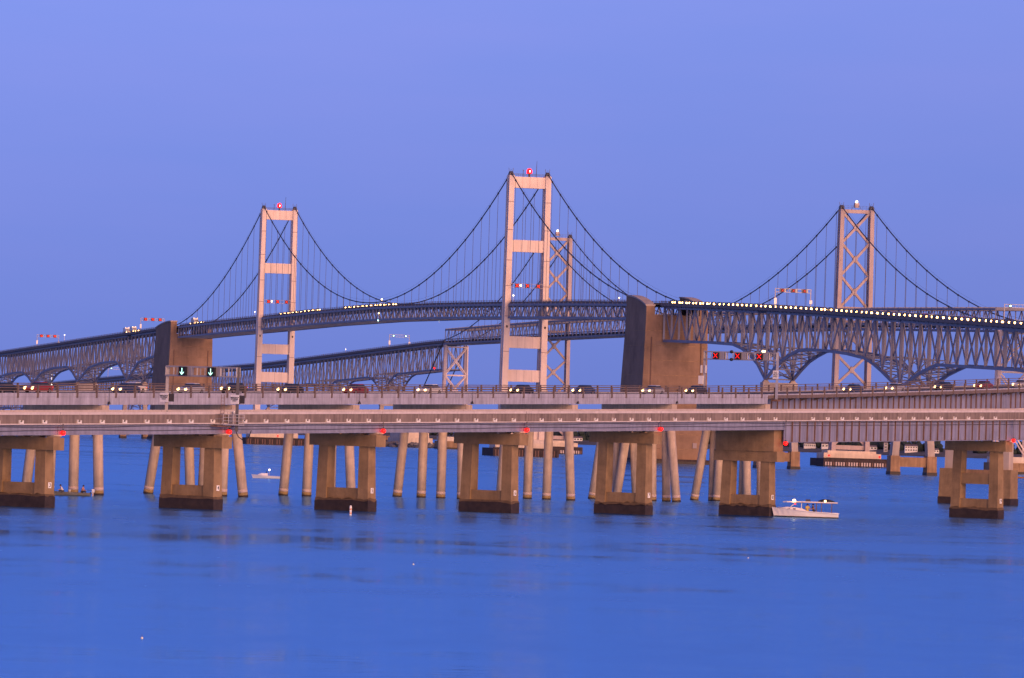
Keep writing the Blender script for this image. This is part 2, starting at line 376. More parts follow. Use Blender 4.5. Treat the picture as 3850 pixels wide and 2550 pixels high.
def new_tower(s0, label, far):
    F = lambda ds, t, z: W(s0 + ds, t, z)
    T = thing('suspension_tower', label, 'bridge tower', W(s0, 0, 0), 'towers of the suspension bridges')
    loft(T, 'pedestal', [[F(-5, -12, -1), F(5, -12, -1), F(5, 12, -1), F(-5, 12, -1)], [F(-5, -12, 5.6), F(5, -12, 5.6), F(5, 12, 5.6), F(-5, 12, 5.6)], [F(-3.5, -11, 7.2), F(3.5, -11, 7.2), F(3.5, 11, 7.2), F(-3.5, 11, 7.2)]], 'pale_concrete')
    for sg in (1, -1):
        lg = leg_loft(T, F, 0, sg, 7, 115.4, 2.7, 2.2, 5.2, 8.25, 7.75, 'tower_paint')
        for z in (25.6, 43, 57.5, 70, 80.5, 93, 104.5):
            c = sg * (8.25 - .5 * (z - 7) / 108); w = 2.7 - .5 * (z - 7) / 108
            box(lg, 'seam_collar', F(-2.62 + .31 * (z - 7) / 108, c, z), (.06, w + .02, .28), 'tower_seam', WD)
        saddle(T, F, sg * 7.75, 115.4)
        for k in range(2): box(lg, 'access_hatch', F(-2.5, sg * 8.1, 53.2), (.2, .6, .9), 'black', WD)
    for z0, z1 in ((110.3, 114.9), (84.0, 88.9), (44.5, 49.3), (30.7, 35.6), (7, 11.5)):
        u = (z0 - 7) / 108; half = 8.25 - .5 * u - (2.7 - .5 * u) / 2 + .05
        st = box(T, 'portal_strut', F(0, 0, (z0 + z1) / 2), (3.2, half * 2, z1 - z0), 'tower_paint', WD)
        for tt in (-.48, 0, .46): box(st, 'panel_seam', F(-1.61, tt * half, (z0 + z1) / 2), (.05, .10 if tt == 0 else .06, (z1 - z0) * .97), 'tower_seam', WD)
    for sg in (-1, 1):
        for z in (115.6, 116.1): beam(T, 'top_handrail', F(sg * 1.5, -6.6, z), F(sg * 1.5, 6.6, z), .07, .07, 'dark_steel')
        for q in range(9): beam(T, 'handrail_post', F(sg * 1.5, -6.6 + q * 1.65, 114.8), F(sg * 1.5, -6.6 + q * 1.65, 116.1), .07, .07, 'dark_steel')
    beacon(T, F(0, 0, 114.85))
    tube(T, 'antenna_mast', [F(0, -2.9, 114.8), F(0, -3.0, 118), F(0, -3.1, 121.6)], [.16, .12, .06], 'dark_steel')
    m = tube(T, 'weather_mast', [F(0, 2.6, 114.8), F(0, 2.6, 117.8)], .10, 'dark_steel'); box(m, 'weather_vane', F(0, 2.6, 117.7), (.3, .7, .18), 'dark_steel', WD)
    return T
new_tower(0, 'pink lit portal tower with solid struts, rising just before the lattice tower behind it', False)
new_tower(488, 'pink lit portal tower with solid struts, at the far end of the main span', True)

def old_tower(s0, label):
    F = lambda ds, t, z: E(s0 + ds, t, z)
    T = thing('lattice_tower', label, 'bridge tower', E(s0, 0, 0), 'towers of the suspension bridges')
    loft(T, 'pedestal', [[F(-5, -12.5, -1), F(5, -12.5, -1), F(5, 12.5, -1), F(-5, 12.5, -1)], [F(-5, -12.5, 5.6), F(5, -12.5, 5.6), F(5, 12.5, 5.6), F(-5, 12.5, 5.6)], [F(-4, -10.6, 5.6), F(4, -10.6, 5.6), F(4, 10.6, 5.6), F(-4, 10.6, 5.6)], [F(-4, -10.6, 6.6), F(4, -10.6, 6.6), F(4, 10.6, 6.6), F(-4, 10.6, 6.6)]], 'pale_concrete')
    hw = lambda z: 7.35 - .85 * (z - 6) / 101
    for sg in (1, -1):
        leg_loft(T, F, 0, sg, 6.4, 107.2, 1.9, 1.7, 4.2, 7.35, 6.5, 'old_tower_paint'); saddle(T, F, sg * 6.5, 107.2)
    nodes = [(106.0, 93.2), (93.2, 79.6), (79.6, 66.0), (60.2, 46.4), (46.4, 34.2), (34.2, 21.5), (21.5, 9.2)]
    for za, zb in nodes:
        a, b = hw(za) - .6, hw(zb) - .6
        beam(T, 'cross_brace', F(.25, a, za), F(.25, -b, zb), .9, 1.0, 'old_tower_paint'); beam(T, 'cross_brace', F(-.25, -a, za), F(-.25, b, zb), .9, 1.0, 'old_tower_paint')
        zm = (za * b + zb * a) / (a + b)
        loft(T, 'gusset_plate', [[F(e, .0, zm + 1.5), F(e, 1.1, zm), F(e, 0, zm - 1.5), F(e, -1.1, zm)] for e in (-.78, .78)], 'old_tower_paint')
    for z, h in ((106.4, 1.5), (66.0, 1.2), (60.4, 1.2), (8.0, 1.8)): box(T, 'portal_strut', F(0, 0, z), (1.5, hw(z) * 2 - .8, h), 'old_tower_paint', WD)
    for z in (108.0, 108.7): beam(T, 'top_handrail', F(-1.0, -5.7, z), F(-1.0, 5.7, z), .07, .07, 'dark_steel')
    for q in range(8): beam(T, 'handrail_post', F(-1.0, -5.6 + q * 1.6, 107.0), F(-1.0, -5.6 + q * 1.6, 108.8), .07, .07, 'dark_steel')
    for k in (-1, 1): beam(T, 'beacon_frame', F(0, k * 2.2, 107.1), F(0, k * .6, 110.0), .12, .12, 'dark_steel')
    box(T, 'beacon_platform', F(0, 0, 109.0), (1.4, 1.8, 2.0), 'old_tower_paint', WD); lathe(T, 'beacon_lens', F(0, 0, 110), [(.35, 0), (.48, .2), (.48, .8), (.2, 1.05)], 'lamp_white')
    return T
old_tower(0, 'brownish lattice tower with stacked diagonal crosses, standing alone clear of the portal towers')
old_tower(488, 'brownish lattice tower with diagonal crosses, partly hidden behind the tallest portal tower')

def fender(F, s0, label, half, lamps, tm='timber'):
    T = thing('pier_fender', label, 'fender', F(s0, 0, 0), 'timber fenders round tower feet')
    for sg, dim in ((-1, 'front'), (1, 'rear')):
        box(T, 'fender_wall', F(s0 + sg * 9, 0, 1.7), (.8, half * 2, 3.2), tm, WD)
        for q in range(24): box(T, 'timber_pile', F(s0 + sg * 9 - .55, -half + half * 2 * (q + .5) / 24, 1.1), (.42, .55, 3.2) if F is W else (.42, .62, 1.5), ('rust' if q % 3 else 'timber') if F is W else ('salt' if q % 5 else 'rust'), WD)
    for sg in (-1, 1): box(T, 'fender_wall', F(s0, sg * half, 1.7), (18.9, .8, 3.2), tm, WD)
    box(T, 'fender_cap', F(s0 - 9, 0, 3.45), (1.2, half * 2 + .6, .3), tm, WD)
    for k, tt in enumerate(lamps):
        l = thing('fender_lamp', 'small red lamp on the %s end of the fender of %s' % (('left', 'right')[tt < 0], label.split('foot of ')[1]), 'lamp', F(s0 - 9, tt, 3.6), 'red lamps on the fenders')
        beam(l, 'post', F(s0 - 9, tt, 3.5), F(s0 - 9, tt, 4.2), .15, .15, 'dark_steel'); lathe(l, 'lens', F(s0 - 9, tt, 4.1), [(.25, 0), (.45, .2), (.45, .6), (.2, .8)], 'red_lamp')
fender(W, 0, 'dark timber fender round the foot of the tallest portal tower', 13.5, [])
fender(W, 488, 'dark timber fender round the foot of the far portal tower', 14.5, [-1])
fender(E, 0, 'dark timber fender round the foot of the lone lattice tower', 13.5, [11.5, -10.5])
fender(E, 488, 'dark timber fender round the foot of the half hidden lattice tower', 13.5, [])

# ------------------------------------------------------------------ main cables with suspenders
def cables(F, tt, ztop, zmid, deck, label_base, ends, spacing=13.55):
    for sg, side in ((1, 'left'), (-1, 'right')):
        t = sg * tt; pts = []
        (s_a, z_a), (s_b, z_b) = ends
        def zc(s):
            if s < 0:
                u = s / s_a; return ztop + (z_a - ztop) * u - 4 * 9.5 * u * (1 - u)
            if s > 488:
                u = (s - 488) / (s_b - 488); return ztop + (z_b - ztop) * u - 4 * 9.5 * u * (1 - u)
            u = (s - 244) / 244; return zmid + (ztop - zmid) * u * u
        ss = frange(s_a, 0, 14) + frange(0, 488, 40)[1:] + frange(488, s_b, 14)[1:]
        T = thing('main_cable', label_base % side, 'bridge cable', F(s_a, t, z_a), 'main suspension cables')
        tube(T, 'cable', [F(s, t, zc(s)) for s in ss], .24, 'cable')
        tube(T, 'hand_rope', [F(s, t, zc(s) + 1.3) for s in ss], .028, 'suspender', 5)
        n = int(201 / spacing)
        sus = [-spacing * (k + .6) for k in range(n)] + [spacing * (k + .5) for k in range(36)] + [488 + spacing * (k + .6) for k in range(n)]
        for s in sus:
            zl = deck(s)
            if s_a < s < s_b and zc(s) - zl > .6:
                beam(T, 'suspender', F(s, t, zl), F(s, t, zc(s) + .2), .16, .16, 'suspender'); box(T, 'cable_band', F(s, t, zc(s)), (.8, .58, .58), 'cable', F(s + 1, t, zc(s + 1)) - F(s, t, zc(s)))
cables(W, 7.75, 116.6, 66.2, lambda s: zW(s) - 1.6, 'black main cable on the %s side of the solid strut suspension bridge', ((-212, 60.4), (700, 60.4)))
def zEt(s): return interp({-215: 62.9, -46: 64.9, 244: 66.0, 488: 65.0, 690: 62.8})(s)
cables(E, 6.5, 108.4, 64.0, lambda s: zEt(s) - .2, 'black main cable on the %s side of the lattice tower suspension bridge', ((-203, 58.0), (691, 57.6)))

# ------------------------------------------------------------------ truss builders
def truss(T, F, s0, s1, n, zt, zb, th, first_bottom, mt, single=True, w=(1.0, .75, .75), sway=True, lateral=True, endv=True):
    ss = frange(s0, s1, n); web = []
    def add(name, a, b, ww, hh):
        if single: beam(T, name, a, b, ww, hh, mt)
        else: web.append((a, b, ww, hh))
    for sg in (1, -1):
        t = sg * th
        for i, s in enumerate(ss):
            if i or endv: add('vertical', F(s, t, zb(s)), F(s, t, zt(s)), w[1] * .9, w[1] * .9)
            if i < n:
                u = ss[i + 1]
                lo = (i % 2 == 0) == first_bottom
                add('diagonal', F(s, t - .08 * sg, zb(s) if lo else zt(s)), F(u, t - .08 * sg, zt(u) if lo else zb(u)), w[2] * .42, w[2])
                beam(T, 'bottom_chord', F(s, t, zb(s)), F(u, t, zb(u)), w[0] * .8, w[0], mt)
        for a, b in zip(ss[::2], ss[2::2] + ([] if n % 2 == 0 else [ss[-1]])): beam(T, 'top_chord', F(a, t, zt(a)), F(b, t, zt(b)), w[0] * .8, w[0], mt)
        if n % 2: beam(T, 'top_chord', F(ss[-2], t, zt(ss[-2])), F(ss[-1], t, zt(ss[-1])), w[0] * .8, w[0], mt)
    for i, s in enumerate(ss):
        add('floor_beam', F(s, -th, zt(s) + .25), F(s, th, zt(s) + .25), .6, 1.1)
        if sway:
            add('bottom_strut', F(s, -th, zb(s)), F(s, th, zb(s)), .45, .45)
            zl = max(zb(s), zt(s) - 12.2)
            if zt(s) - zb(s) > 14.5:
                add('sway_brace', F(s + .2, -th, zl), F(s + .2, th, zb(s)), .26, .26); add('sway_brace', F(s - .2, th, zl), F(s - .2, -th, zb(s)), .26, .26)
            if zt(s) - zb(s) > 15: add('sway_brace', F(s, -th, zl), F(s, th, zl), .4, .4)
        if lateral and i < n:
            u = ss[i + 1]
            add('lateral_brace', F(s, -th, zb(s) + .12), F(u, th, zb(u) + .12), .35, .35); add('lateral_brace', F(s, th, zb(s) - .12), F(u, -th, zb(u) - .12), .35, .35)
    if web: joined(T, 'web_members', web, mt)
def deck_on(T, F, s0, s1, zr, half, mt='far_truss_steel', step=4.8, n=None):
    ss = frange(s0, s1, n or max(4, int((s1 - s0) / 18)))
    ribbon(T, 'road_deck', F, ss, rect(-half + .5, half - .5, -1.75, -1.15), zr, 'asphalt')
    for sg in (1, -1):
        a, b = sorted((sg * (half - .5), sg * half))
        ribbon(T, 'fascia', F, ss, rect(a, b, -1.95, -.72), zr, 'parapet')
        for k, dz in enumerate((-.06, -.36)): ribbon(T, 'hand_rail', F, ss, rect(a + .15, b - .2, dz - .10, dz), zr, 'rail_steel')
        k = int((s1 - s0) / step)
        joined(T, 'rail_posts', [(F(s, sg * (half - .25), zr(s) - .8), F(s, sg * (half - .25), zr(s) + .02), .22, .22) for s in frange(s0 + .3, s1 - .3, k)], 'rail_steel')
        joined(T, 'deck_brackets', [(F(s, sg * (half - 2.2), zr(s) - 2.5), F(s, sg * (half - .1), zr(s) - 1.75), .28, .5) for s in frange(s0 + .3, s1 - .3, k)], mt)

# suspended spans of the newer bridge
for s0, s1, n, lab in ((-203, -3.2, 30, 'suspended deck truss between the tallest portal tower and the great anchorage'),
                       (3.2, 484.8, 72, 'long suspended deck truss between the two portal towers'),
                       (491.2, 694, 30, 'suspended deck truss between the far portal tower and the small anchorage')):
    T = thing('suspended_span', lab, 'bridge span', W(s0, 0, zW(s0)), 'spans of the newer high bridge')
    truss(T, W, s0, s1, n, lambda s: zW(s) - 2.0, lambda s: zW(s) - 7.2, 7.6, False, 'truss_steel', single=(n == 72 or s0 < 0), w=(.85, .55, .55), sway=False)
    deck_on(T, W, s0, s1, zW, 7.2)
# deck truss spans of the newer bridge
spansW = [(-228, -361.5, 13, False, 'arched deck truss running from the great anchorage to the first pink topped pier'),
          (-361.5, -513.6, 16, True, 'arched deck truss between the pink topped pier and the pier with joined legs'),
          (-513.6, -666, 16, True, 'arched deck truss passing out of view beside the distant shore houses')]
for s0, s1, n, fb, lab in spansW:
    T = thing('deck_truss_span', lab, 'bridge span', W(s0, 0, zW(s0)), 'spans of the newer high bridge')
    truss(T, W, s0 - .3, s1 + .3, n, lambda s: zW(s) - 2.5, zWb, 5.0, fb, 'truss_steel', True, (1.0, .85, .8))
    deck_on(T, W, min(s0, s1) + .1, max(s0, s1) - .1, zW, 6.7)
spansL = [(735, 849, 11, False, 'distant arched deck truss leaving the small anchorage'), (849, 1000, 16, True, 'distant arched deck truss, second from the small anchorage'),
          (1000, 1150, 16, True, 'distant arched deck truss, third from the small anchorage'), (1150, 1300, 16, True, 'distant arched deck truss, fourth from the small anchorage')]
for s0, s1, n, fb, lab in spansL:
    T = thing('deck_truss_span', lab, 'bridge span', W(s0, 0, zW(s0)), 'spans of the newer high bridge')
    truss(T, W, s0 + .3, s1 - .3, n, lambda s: zW(s) - 2.5, zWb, 5.0, fb, 'truss_steel', False, (1.0, .85, .8))
    deck_on(T, W, s0 + .1, s1 - .1, zW, 6.7)
# suspended through truss of the old bridge
for s0, s1, n, lab in ((-201, -2.6, 28, 'suspended through truss right of the lone lattice tower'), (2.6, 485.4, 68, 'suspended through truss between the two lattice towers'),
                       (490.6, 689, 28, 'suspended through truss ending at the braced steel bent')):
    T = thing('through_truss_span', lab, 'bridge span', E(s0, 0, zEr(s0)), 'spans of the older high bridge')
    truss(T, E, s0, s1, n, zEt, lambda s: zEr(s) - 1.6, 6.5, True, 'far_truss_steel', n != 68, (.75, .45, .45), sway=False)
    ss = frange(s0, s1, 12)
    ribbon(T, 'road_deck', E, ss, rect(-5.6, 5.6, -.6, 0), zEr, 'asphalt')
    for sg in (1, -1): ribbon(T, 'guard_rail', E, ss, rect(*sorted((sg * 5.3, sg * 5.5)), .35, .95), zEr, 'galvanised')
zErr = lambda s: zEr(s) + 1.1
for a, b in zip(EN, EN[1:]):
    T = thing('old_deck_truss_span', 'older arched deck truss, span %s beyond the braced steel bent' % ('first second third fourth fifth sixth seventh eighth ninth tenth'.split()[EN.index(a)]), 'bridge span', E(a, 0, zEr(a)), 'spans of the older high bridge')
    truss(T, E, a + .3, b - .3, 16, lambda s: zEr(s) - 1.6, zEb, 5.0, a != EN[0], 'far_truss_steel', False, (.8, .6, .55), sway=a < 1200)
    deck_on(T, E, a + .1, b - .1, zErr, 5.8)
T = thing('old_deck_truss_span', 'older deck truss beyond the portal frame at the right hand braced bent', 'bridge span', E(-330, 0, 53), 'spans of the older high bridge')
truss(T, E, -330, -207, 12, lambda s: zEr(s) - 1.6 - (-207 - s) * .02, lambda s: zEr(s) - 16, 5.0, True, 'far_truss_steel', False, (.8, .6, .55)); deck_on(T, E, -330, -207, lambda s: zErr(s) - (-207 - s) * .02, 5.8)

# ------------------------------------------------------------------ anchorages, braced bents and piers of the high bridges
def quad(F, s0, s1, t0, t1, z): return [F(s0, t0, z), F(s1, t0, z), F(s1, t1, z), F(s0, t1, z)]
def anchorage(sf, sb, hw, zt, ztop, label, nearside):
    T = thing('anchorage_pier', label, 'bridge anchorage', W((sf + sb) / 2, 0, 0), 'anchorages of the newer high bridge')
    d = 1 if sb > sf else -1
    rings = []
    for u in (0, .12, .5, .85, 1):
        z = -1 + (zt + 1) * u; e = 2.2 * (1 - u); rings.append([W(sf - d * e * .3, -hw - e * .4, z), W(sb + d * e * 2.2, -hw - e * .4, z), W(sb + d * e * 2.2, hw + e * .7, z), W(sf - d * e * .3, hw + e * .7, z)])
    body = loft(T, 'body', rings, 'anchor_concrete')
    for z in (5.5, 11, 16.5, 22, 27.5, 33, 38.5, 44, 49.5):
        rr = []
        for zz in (z - .11, z + .11):
            e = 2.2 * (1 - (zz + 1) / (zt + 1)); o_ = .035
            rr.append([W(sf - d * (e * .3 + o_), -hw - e * .4 - o_, zz), W(sb + d * (e * 2.2 + o_), -hw - e * .4 - o_, zz), W(sb + d * (e * 2.2 + o_), hw + e * .7 + o_, zz), W(sf - d * (e * .3 + o_), hw + e * .7 + o_, zz)])
        loft(body, 'pour_joint', rr, 'brown_concrete')
    for sg in (1, -1):   # raised shoulder walls that flank the deck, with a pale curved coping
        a, b = sorted((sg * hw, sg * (hw - 3.2))); n = 8; vs = []
        def top(u): return zt + (ztop - zt) * (1 - (u ** 2) * .55) if nearside else zt + (ztop - zt) * (1 - ((1 - u) ** 2) * .5)
        for k in range(n + 1):
            u = k / n; s = sb + (sf - sb) * u
            vs.append([W(s, a, zt - .3), W(s, b, zt - .3), W(s, b, top(u)), W(s, a, top(u))])
        loft(T, 'shoulder_wall', vs, 'anchor_concrete')
        loft(T, 'coping', [[W(sb + (sf - sb) * k / n, a - .3, top(k / n)), W(sb + (sf - sb) * k / n, b + .3, top(k / n)), W(sb + (sf - sb) * k / n, b + .3, top(k / n) + .55), W(sb + (sf - sb) * k / n, a - .3, top(k / n) + .55)] for k in range(n + 1)], 'far_concrete')
    box(T, 'tide_band', W((sf + sb) / 2, 0, .3), (abs(sb - sf) + 9.2, hw * 2 + 4.4, 1.3), 'tide', WD)
    box(T, 'footing_ledge', W((sf + sb) / 2, 0, 1.3), (abs(sb - sf) + 8.2, hw * 2 + 3.9, .8), 'timber', WD)
    for tt in (-9.7, 9.7): box(T, 'drain_pipe', W(sf - d * .3, tt * hw / 12, zt * .45), (.35, .35, zt * .8), 'rust', WD)
    box(T, 'inspection_hatch', W(sf - d * .75, -8.2, 7.0), (.2, 1.6, 2.0), 'tower_seam', WD)
    ss = frange(min(sf, sb) + .3, max(sf, sb) - .3, 4)
    ribbon(T, 'road_deck', W, ss, rect(-hw + 3.3, hw - 3.3, -1.6, -1.15), zW, 'asphalt')
    return T
anchorage(-228, -200, 12, 55.5, 62.6, 'great brown concrete anchorage block where arched truss meets suspended span', True)
anchorage(697, 738, 11.2, 56.0, 62.2, 'smaller looking brown concrete anchorage block beyond the far portal tower', False)

def steel_bent(s0, label):
    F = lambda ds, t, z: E(s0 + ds, t, z); T = thing('steel_bent', label, 'bridge pier', E(s0, 0, 0), 'piers of the older high bridge')
    loft(T, 'pedestal', [quad(F, -4.5, 4.5, -9, 9, -1), quad(F, -4.5, 4.5, -9, 9, 4.2)], 'brown_concrete'); loft(T, 'pedestal_cap', [quad(F, -3.6, 3.6, -8, 8, 4.2), quad(F, -3.6, 3.6, -8, 8, 6.5)], 'pale_concrete')
    box(T, 'tide_band', F(0, 0, .3), (9.1, 18.1, 1.2), 'tide', WD)
    for sg in (1, -1):
        for d in (-1.6, 1.6): beam(T, 'leg', F(d * 1.5, sg * 6.2, 6.4), F(d, sg * 5.7, 55.0), .9, .9, 'bent_paint')
    for za, zb in ((54, 39), (39, 25), (25, 7.5)):
        for d in (-2, 2):
            beam(T, 'cross_brace', F(d * .9, 5.8, za), F(d, -6, zb), .45, .5, 'bent_paint'); beam(T, 'cross_brace', F(d * .9 - .1, -5.8, za), F(d, 6, zb), .45, .5, 'bent_paint')
            beam(T, 'strut', F(d * .9, -5.9, za), F(d * .9, 5.9, za), .6, .7, 'bent_paint')
steel_bent(691, 'slim steel bent with pale diagonal crosses under the end of the old through truss')
steel_bent(-204, 'slim steel bent with diagonal crosses under the old portal frame by the view edge')

def high_pier(F, s0, zt, half, label, grp, wide=3.4):
    T = thing('high_pier', label, 'bridge pier', F(s0, 0, 0), grp)
    loft(T, 'cap', [quad(lambda a, b, c: F(s0 + a, b, c), -1.7, 1.7, -half - 1.4, half + 1.4, zt - 4.6), quad(lambda a, b, c: F(s0 + a, b, c), -1.7, 1.7, -half - 1.4, half + 1.4, zt - .45)], 'far_concrete')
    for sg in (1, -1):
        loft(T, 'column', [quad(lambda a, b, c: F(s0 + a, b, c), -1.5, 1.5, sg * (half + 1.2) - 1.2, sg * (half + 1.2) + 1.2, 6), quad(lambda a, b, c: F(s0 + a, b, c), -1.3, 1.3, sg * half - 1.1, sg * half + 1.1, zt - 4.4)], 'far_concrete')
        loft(T, 'bearing_pedestal', [quad(lambda a, b, c: F(s0 + a, b, c), -1.2, 1.2, sg * half - 1.2, sg * half + 1.2, zt - .5), quad(lambda a, b, c: F(s0 + a, b, c), -.4, .4, sg * half - .45, sg * half + .45, zt + .75)], 'far_concrete')
        loft(T, 'base_block', [quad(lambda a, b, c: F(s0 + a, b, c), -2.2, 2.2, sg * (half + 1.3) - wide / 2, sg * (half + 1.3) + wide / 2, -1), quad(lambda a, b, c: F(s0 + a, b, c), -2.0, 2.0, sg * (half + 1.3) - wide / 2 + .1, sg * (half + 1.3) + wide / 2 - .1, 6.2)], 'brown_concrete')
        box(T, 'tide_band', F(s0, sg * (half + 1.3), .4), (4.6, wide + .2, 1.2), 'tide', WD)
    box(T, 'tie_wall', F(s0, 0, 4.2), (2.4, half * 2, 3.2), 'brown_concrete', WD)
for s0, lab in ((-361.5, 'two legged pier with pink cap beneath the first truss joint from the great anchorage'), (-513.6, 'two legged pier with brown tie wall standing free between lattice tower and pier 9'),
                (849, 'distant two legged pier nearest to the small anchorage'), (1000, 'distant two legged pier, second from the small anchorage'), (1150, 'distant two legged pier, third from the small anchorage')):
    high_pier(W, s0, zWb(s0) - .6, 5.0, lab, 'piers of the newer high bridge')
for i, s0 in enumerate(EN[1:-1]):
    high_pier(E, s0, zEb(s0) - .6, 5.0, 'distant two legged pier of the older bridge, number %s beyond the braced bent' % ('one two three four five six seven eight nine'.split()[i]), 'piers of the older high bridge')

# old bridge cable anchorage on its rock mound
T = thing('cable_anchorage', 'pale stepped concrete block where the old cables come down to a rock mound', 'bridge anchorage', E(790, 0, 0))
for a, b, h, z0, z1 in ((772, 806, 8.5, -1, 5.2), (776, 806, 7.4, 5.2, 8.2), (784, 806, 7.0, 8.2, 11.5)):
    loft(T, 'block', [quad(E, a, b, -h, h, z0), quad(E, a, b, -h, h, z1)], 'pale_concrete')
for sg, side in ((1, 'left'), (-1, 'right')):
    c = thing('back_stay', 'black %s cable slanting from the braced bent down to the rock mound' % side, 'bridge cable', E(780, sg * 6.5, 8), 'cable back stays')
    tube(c, 'cable', [E(691, sg * 6.5, 57.6), E(735, sg * 6.5, 32.5), E(780, sg * 6.5, 8)], .30, 'cable')
T = thing('rock_mound', 'dark rock jetty heaped round the pale cable anchorage block', 'rocks', E(775, 0, 0))
vs, fs = [], []
ico = bmesh.new(); bmesh.ops.create_icosphere(ico, subdivisions=1, radius=1); iv = [v.co.copy() for v in ico.verts]; fi = [[v.index for v in f.verts] for f in ico.faces]; ico.free()
for k in range(420):
    s = random.uniform(752, 826); t = random.uniform(-24, 17); r = random.uniform(.9, 1.9); c = E(s, t, random.uniform(-.4, 2.2) - (1.0 if t < -17 else 0)); b = len(vs)
    vs += [c + V((v.x * r * random.uniform(.7, 1.3), v.y * r, v.z * r * random.uniform(.6, 1))) for v in iv]; fs += [tuple(i + b for i in f) for f in fi]
o = mesh(T, 'boulders', vs, fs, 'stone'); o['kind'] = 'stuff'

# ------------------------------------------------------------------ near trestle: numbered concrete piers
def a_quad(s, t0, t1, z, h): return [A(s, t0, z) - AD * h, A(s, t1, z) - AD * h, A(s, t1, z) + AD * h, A(s, t0, z) + AD * h]
def ragged(par, name, s, t0, hw, hd, z0, z1, mt):
    per = [(-hw + 2 * hw * k / 14, -hd) for k in range(14)] + [(hw, -hd + 2 * hd * k / 4) for k in range(4)] + [(hw - 2 * hw * k / 14, hd) for k in range(14)] + [(-hw, hd - 2 * hd * k / 4) for k in range(4)]
    zz = [z1 + random.choice([0, 0, .03, .06, -.05, -.1, .14]) for _ in per]
    return loft(par, name, [[A(s, t0 + a, z0) + AD * b for a, b in per], [A(s, t0 + a, z) + AD * b for (a, b), z in zip(per, zz)]], mt)
def near_pier(num, s, t0=0.0, style=''):
    zg = zA(s) - 2.46                 # underside of the shallow girders
    T = thing('trestle_pier', {'': 'brown two column pier %d ' + {3: 'with the olive skiff drifting behind it', 4: 'under the gantry with green arrows', 5: 'with a marker buoy floating before it', 6: 'before the fender of the tallest portal tower', 7: 'before the great brown anchorage'}.get(num, ''), 'tall': 'brown concrete pier %d with extra tall cap where shallow girders meet deep girders', 'deep': 'brown concrete pier %d with two openings one above the other'}[style] % num, 'bridge pier', A(s, t0, 0), 'numbered piers of the near trestle')
    ctop = zg - .28
    if style: ctop = {'tall': zA(8) - 5.25, 'deep': zA(10) - 4.35}[style]
    cb = ctop - 1.35
    if style == 'tall':
        loft(T, 'cap_riser', [a_quad(s, t0 - 4.35, t0 + 4.35, ctop - .02, 1.15), a_quad(s, t0 - 4.35, t0 + 4.35, zg - .05, 1.15)], 'pier_concrete')
    cap = loft(T, 'cap_beam', [a_quad(s, t0 - 4.75, t0 + 4.75, cb, .95), a_quad(s, t0 - 4.75, t0 + 4.75, ctop, .95)], 'pier_concrete')
    if style != 'tall':
        for k in range(5 if not style else 4):
            tt = t0 - 4.0 + (8.0 / (4 if not style else 3)) * k; z1 = (zg if not style else ctop + .3)
            loft(T, 'bearing_block', [a_quad(s, tt - .35, tt + .35, ctop - .02, .6), a_quad(s, tt - .62, tt + .62, ctop + .18, .7), a_quad(s, tt - .62, tt + .62, z1 + .02, .7)], 'pile_concrete')
    for sg in (1, -1):
        lo = [t0 + sg * 3.70, t0 + sg * 2.25]; hi = [t0 + sg * 3.52, t0 + sg * 2.18]
        col = loft(T, 'column', [a_quad(s, min(lo), max(lo), 1.1, .82), a_quad(s, min(hi), max(hi), cb + .02, .70)], 'pier_concrete')
    z1 = 2.65
    loft(T, 'tie_beam', [a_quad(s, t0 - 2.4, t0 + 2.4, 1.1, .62), a_quad(s, t0 - 2.4, t0 + 2.4, z1, .62)], 'pier_concrete')
    if style == 'deep':
        loft(T, 'tie_wall', [a_quad(s, t0 - 2.4, t0 + 2.4, 4.65, .62), a_quad(s, t0 - 2.4, t0 + 2.4, 6.1, .62)], 'pier_concrete')
    ragged(T, 'tide_band', s, t0, 3.80, .88, -.6, 1.16, 'tide'); ragged(T, 'damp_stain', s, t0, 3.76, .845, 1.0, 1.45, 'damp')
    c = A(s, t0 + 3.74, 2.42) - AD * .05
    pl = box(T, 'number_plate', c, (.06, .50, .62), 'sign_white', AN)
    text(pl, 'numeral', str(num), c + AN * .03, AD, Z, .62, 'black')
for num, s, t0, st in ((3, 2.985, .3, ''), (4, 3.985, .45, ''), (5, 4.985, .3, ''), (6, 5.985, .1, ''), (7, 6.985, 0, ''), (8, 7.985, -.35, 'tall'), (9, 9.985, -.45, 'deep')):
    near_pier(num, s, t0, st)

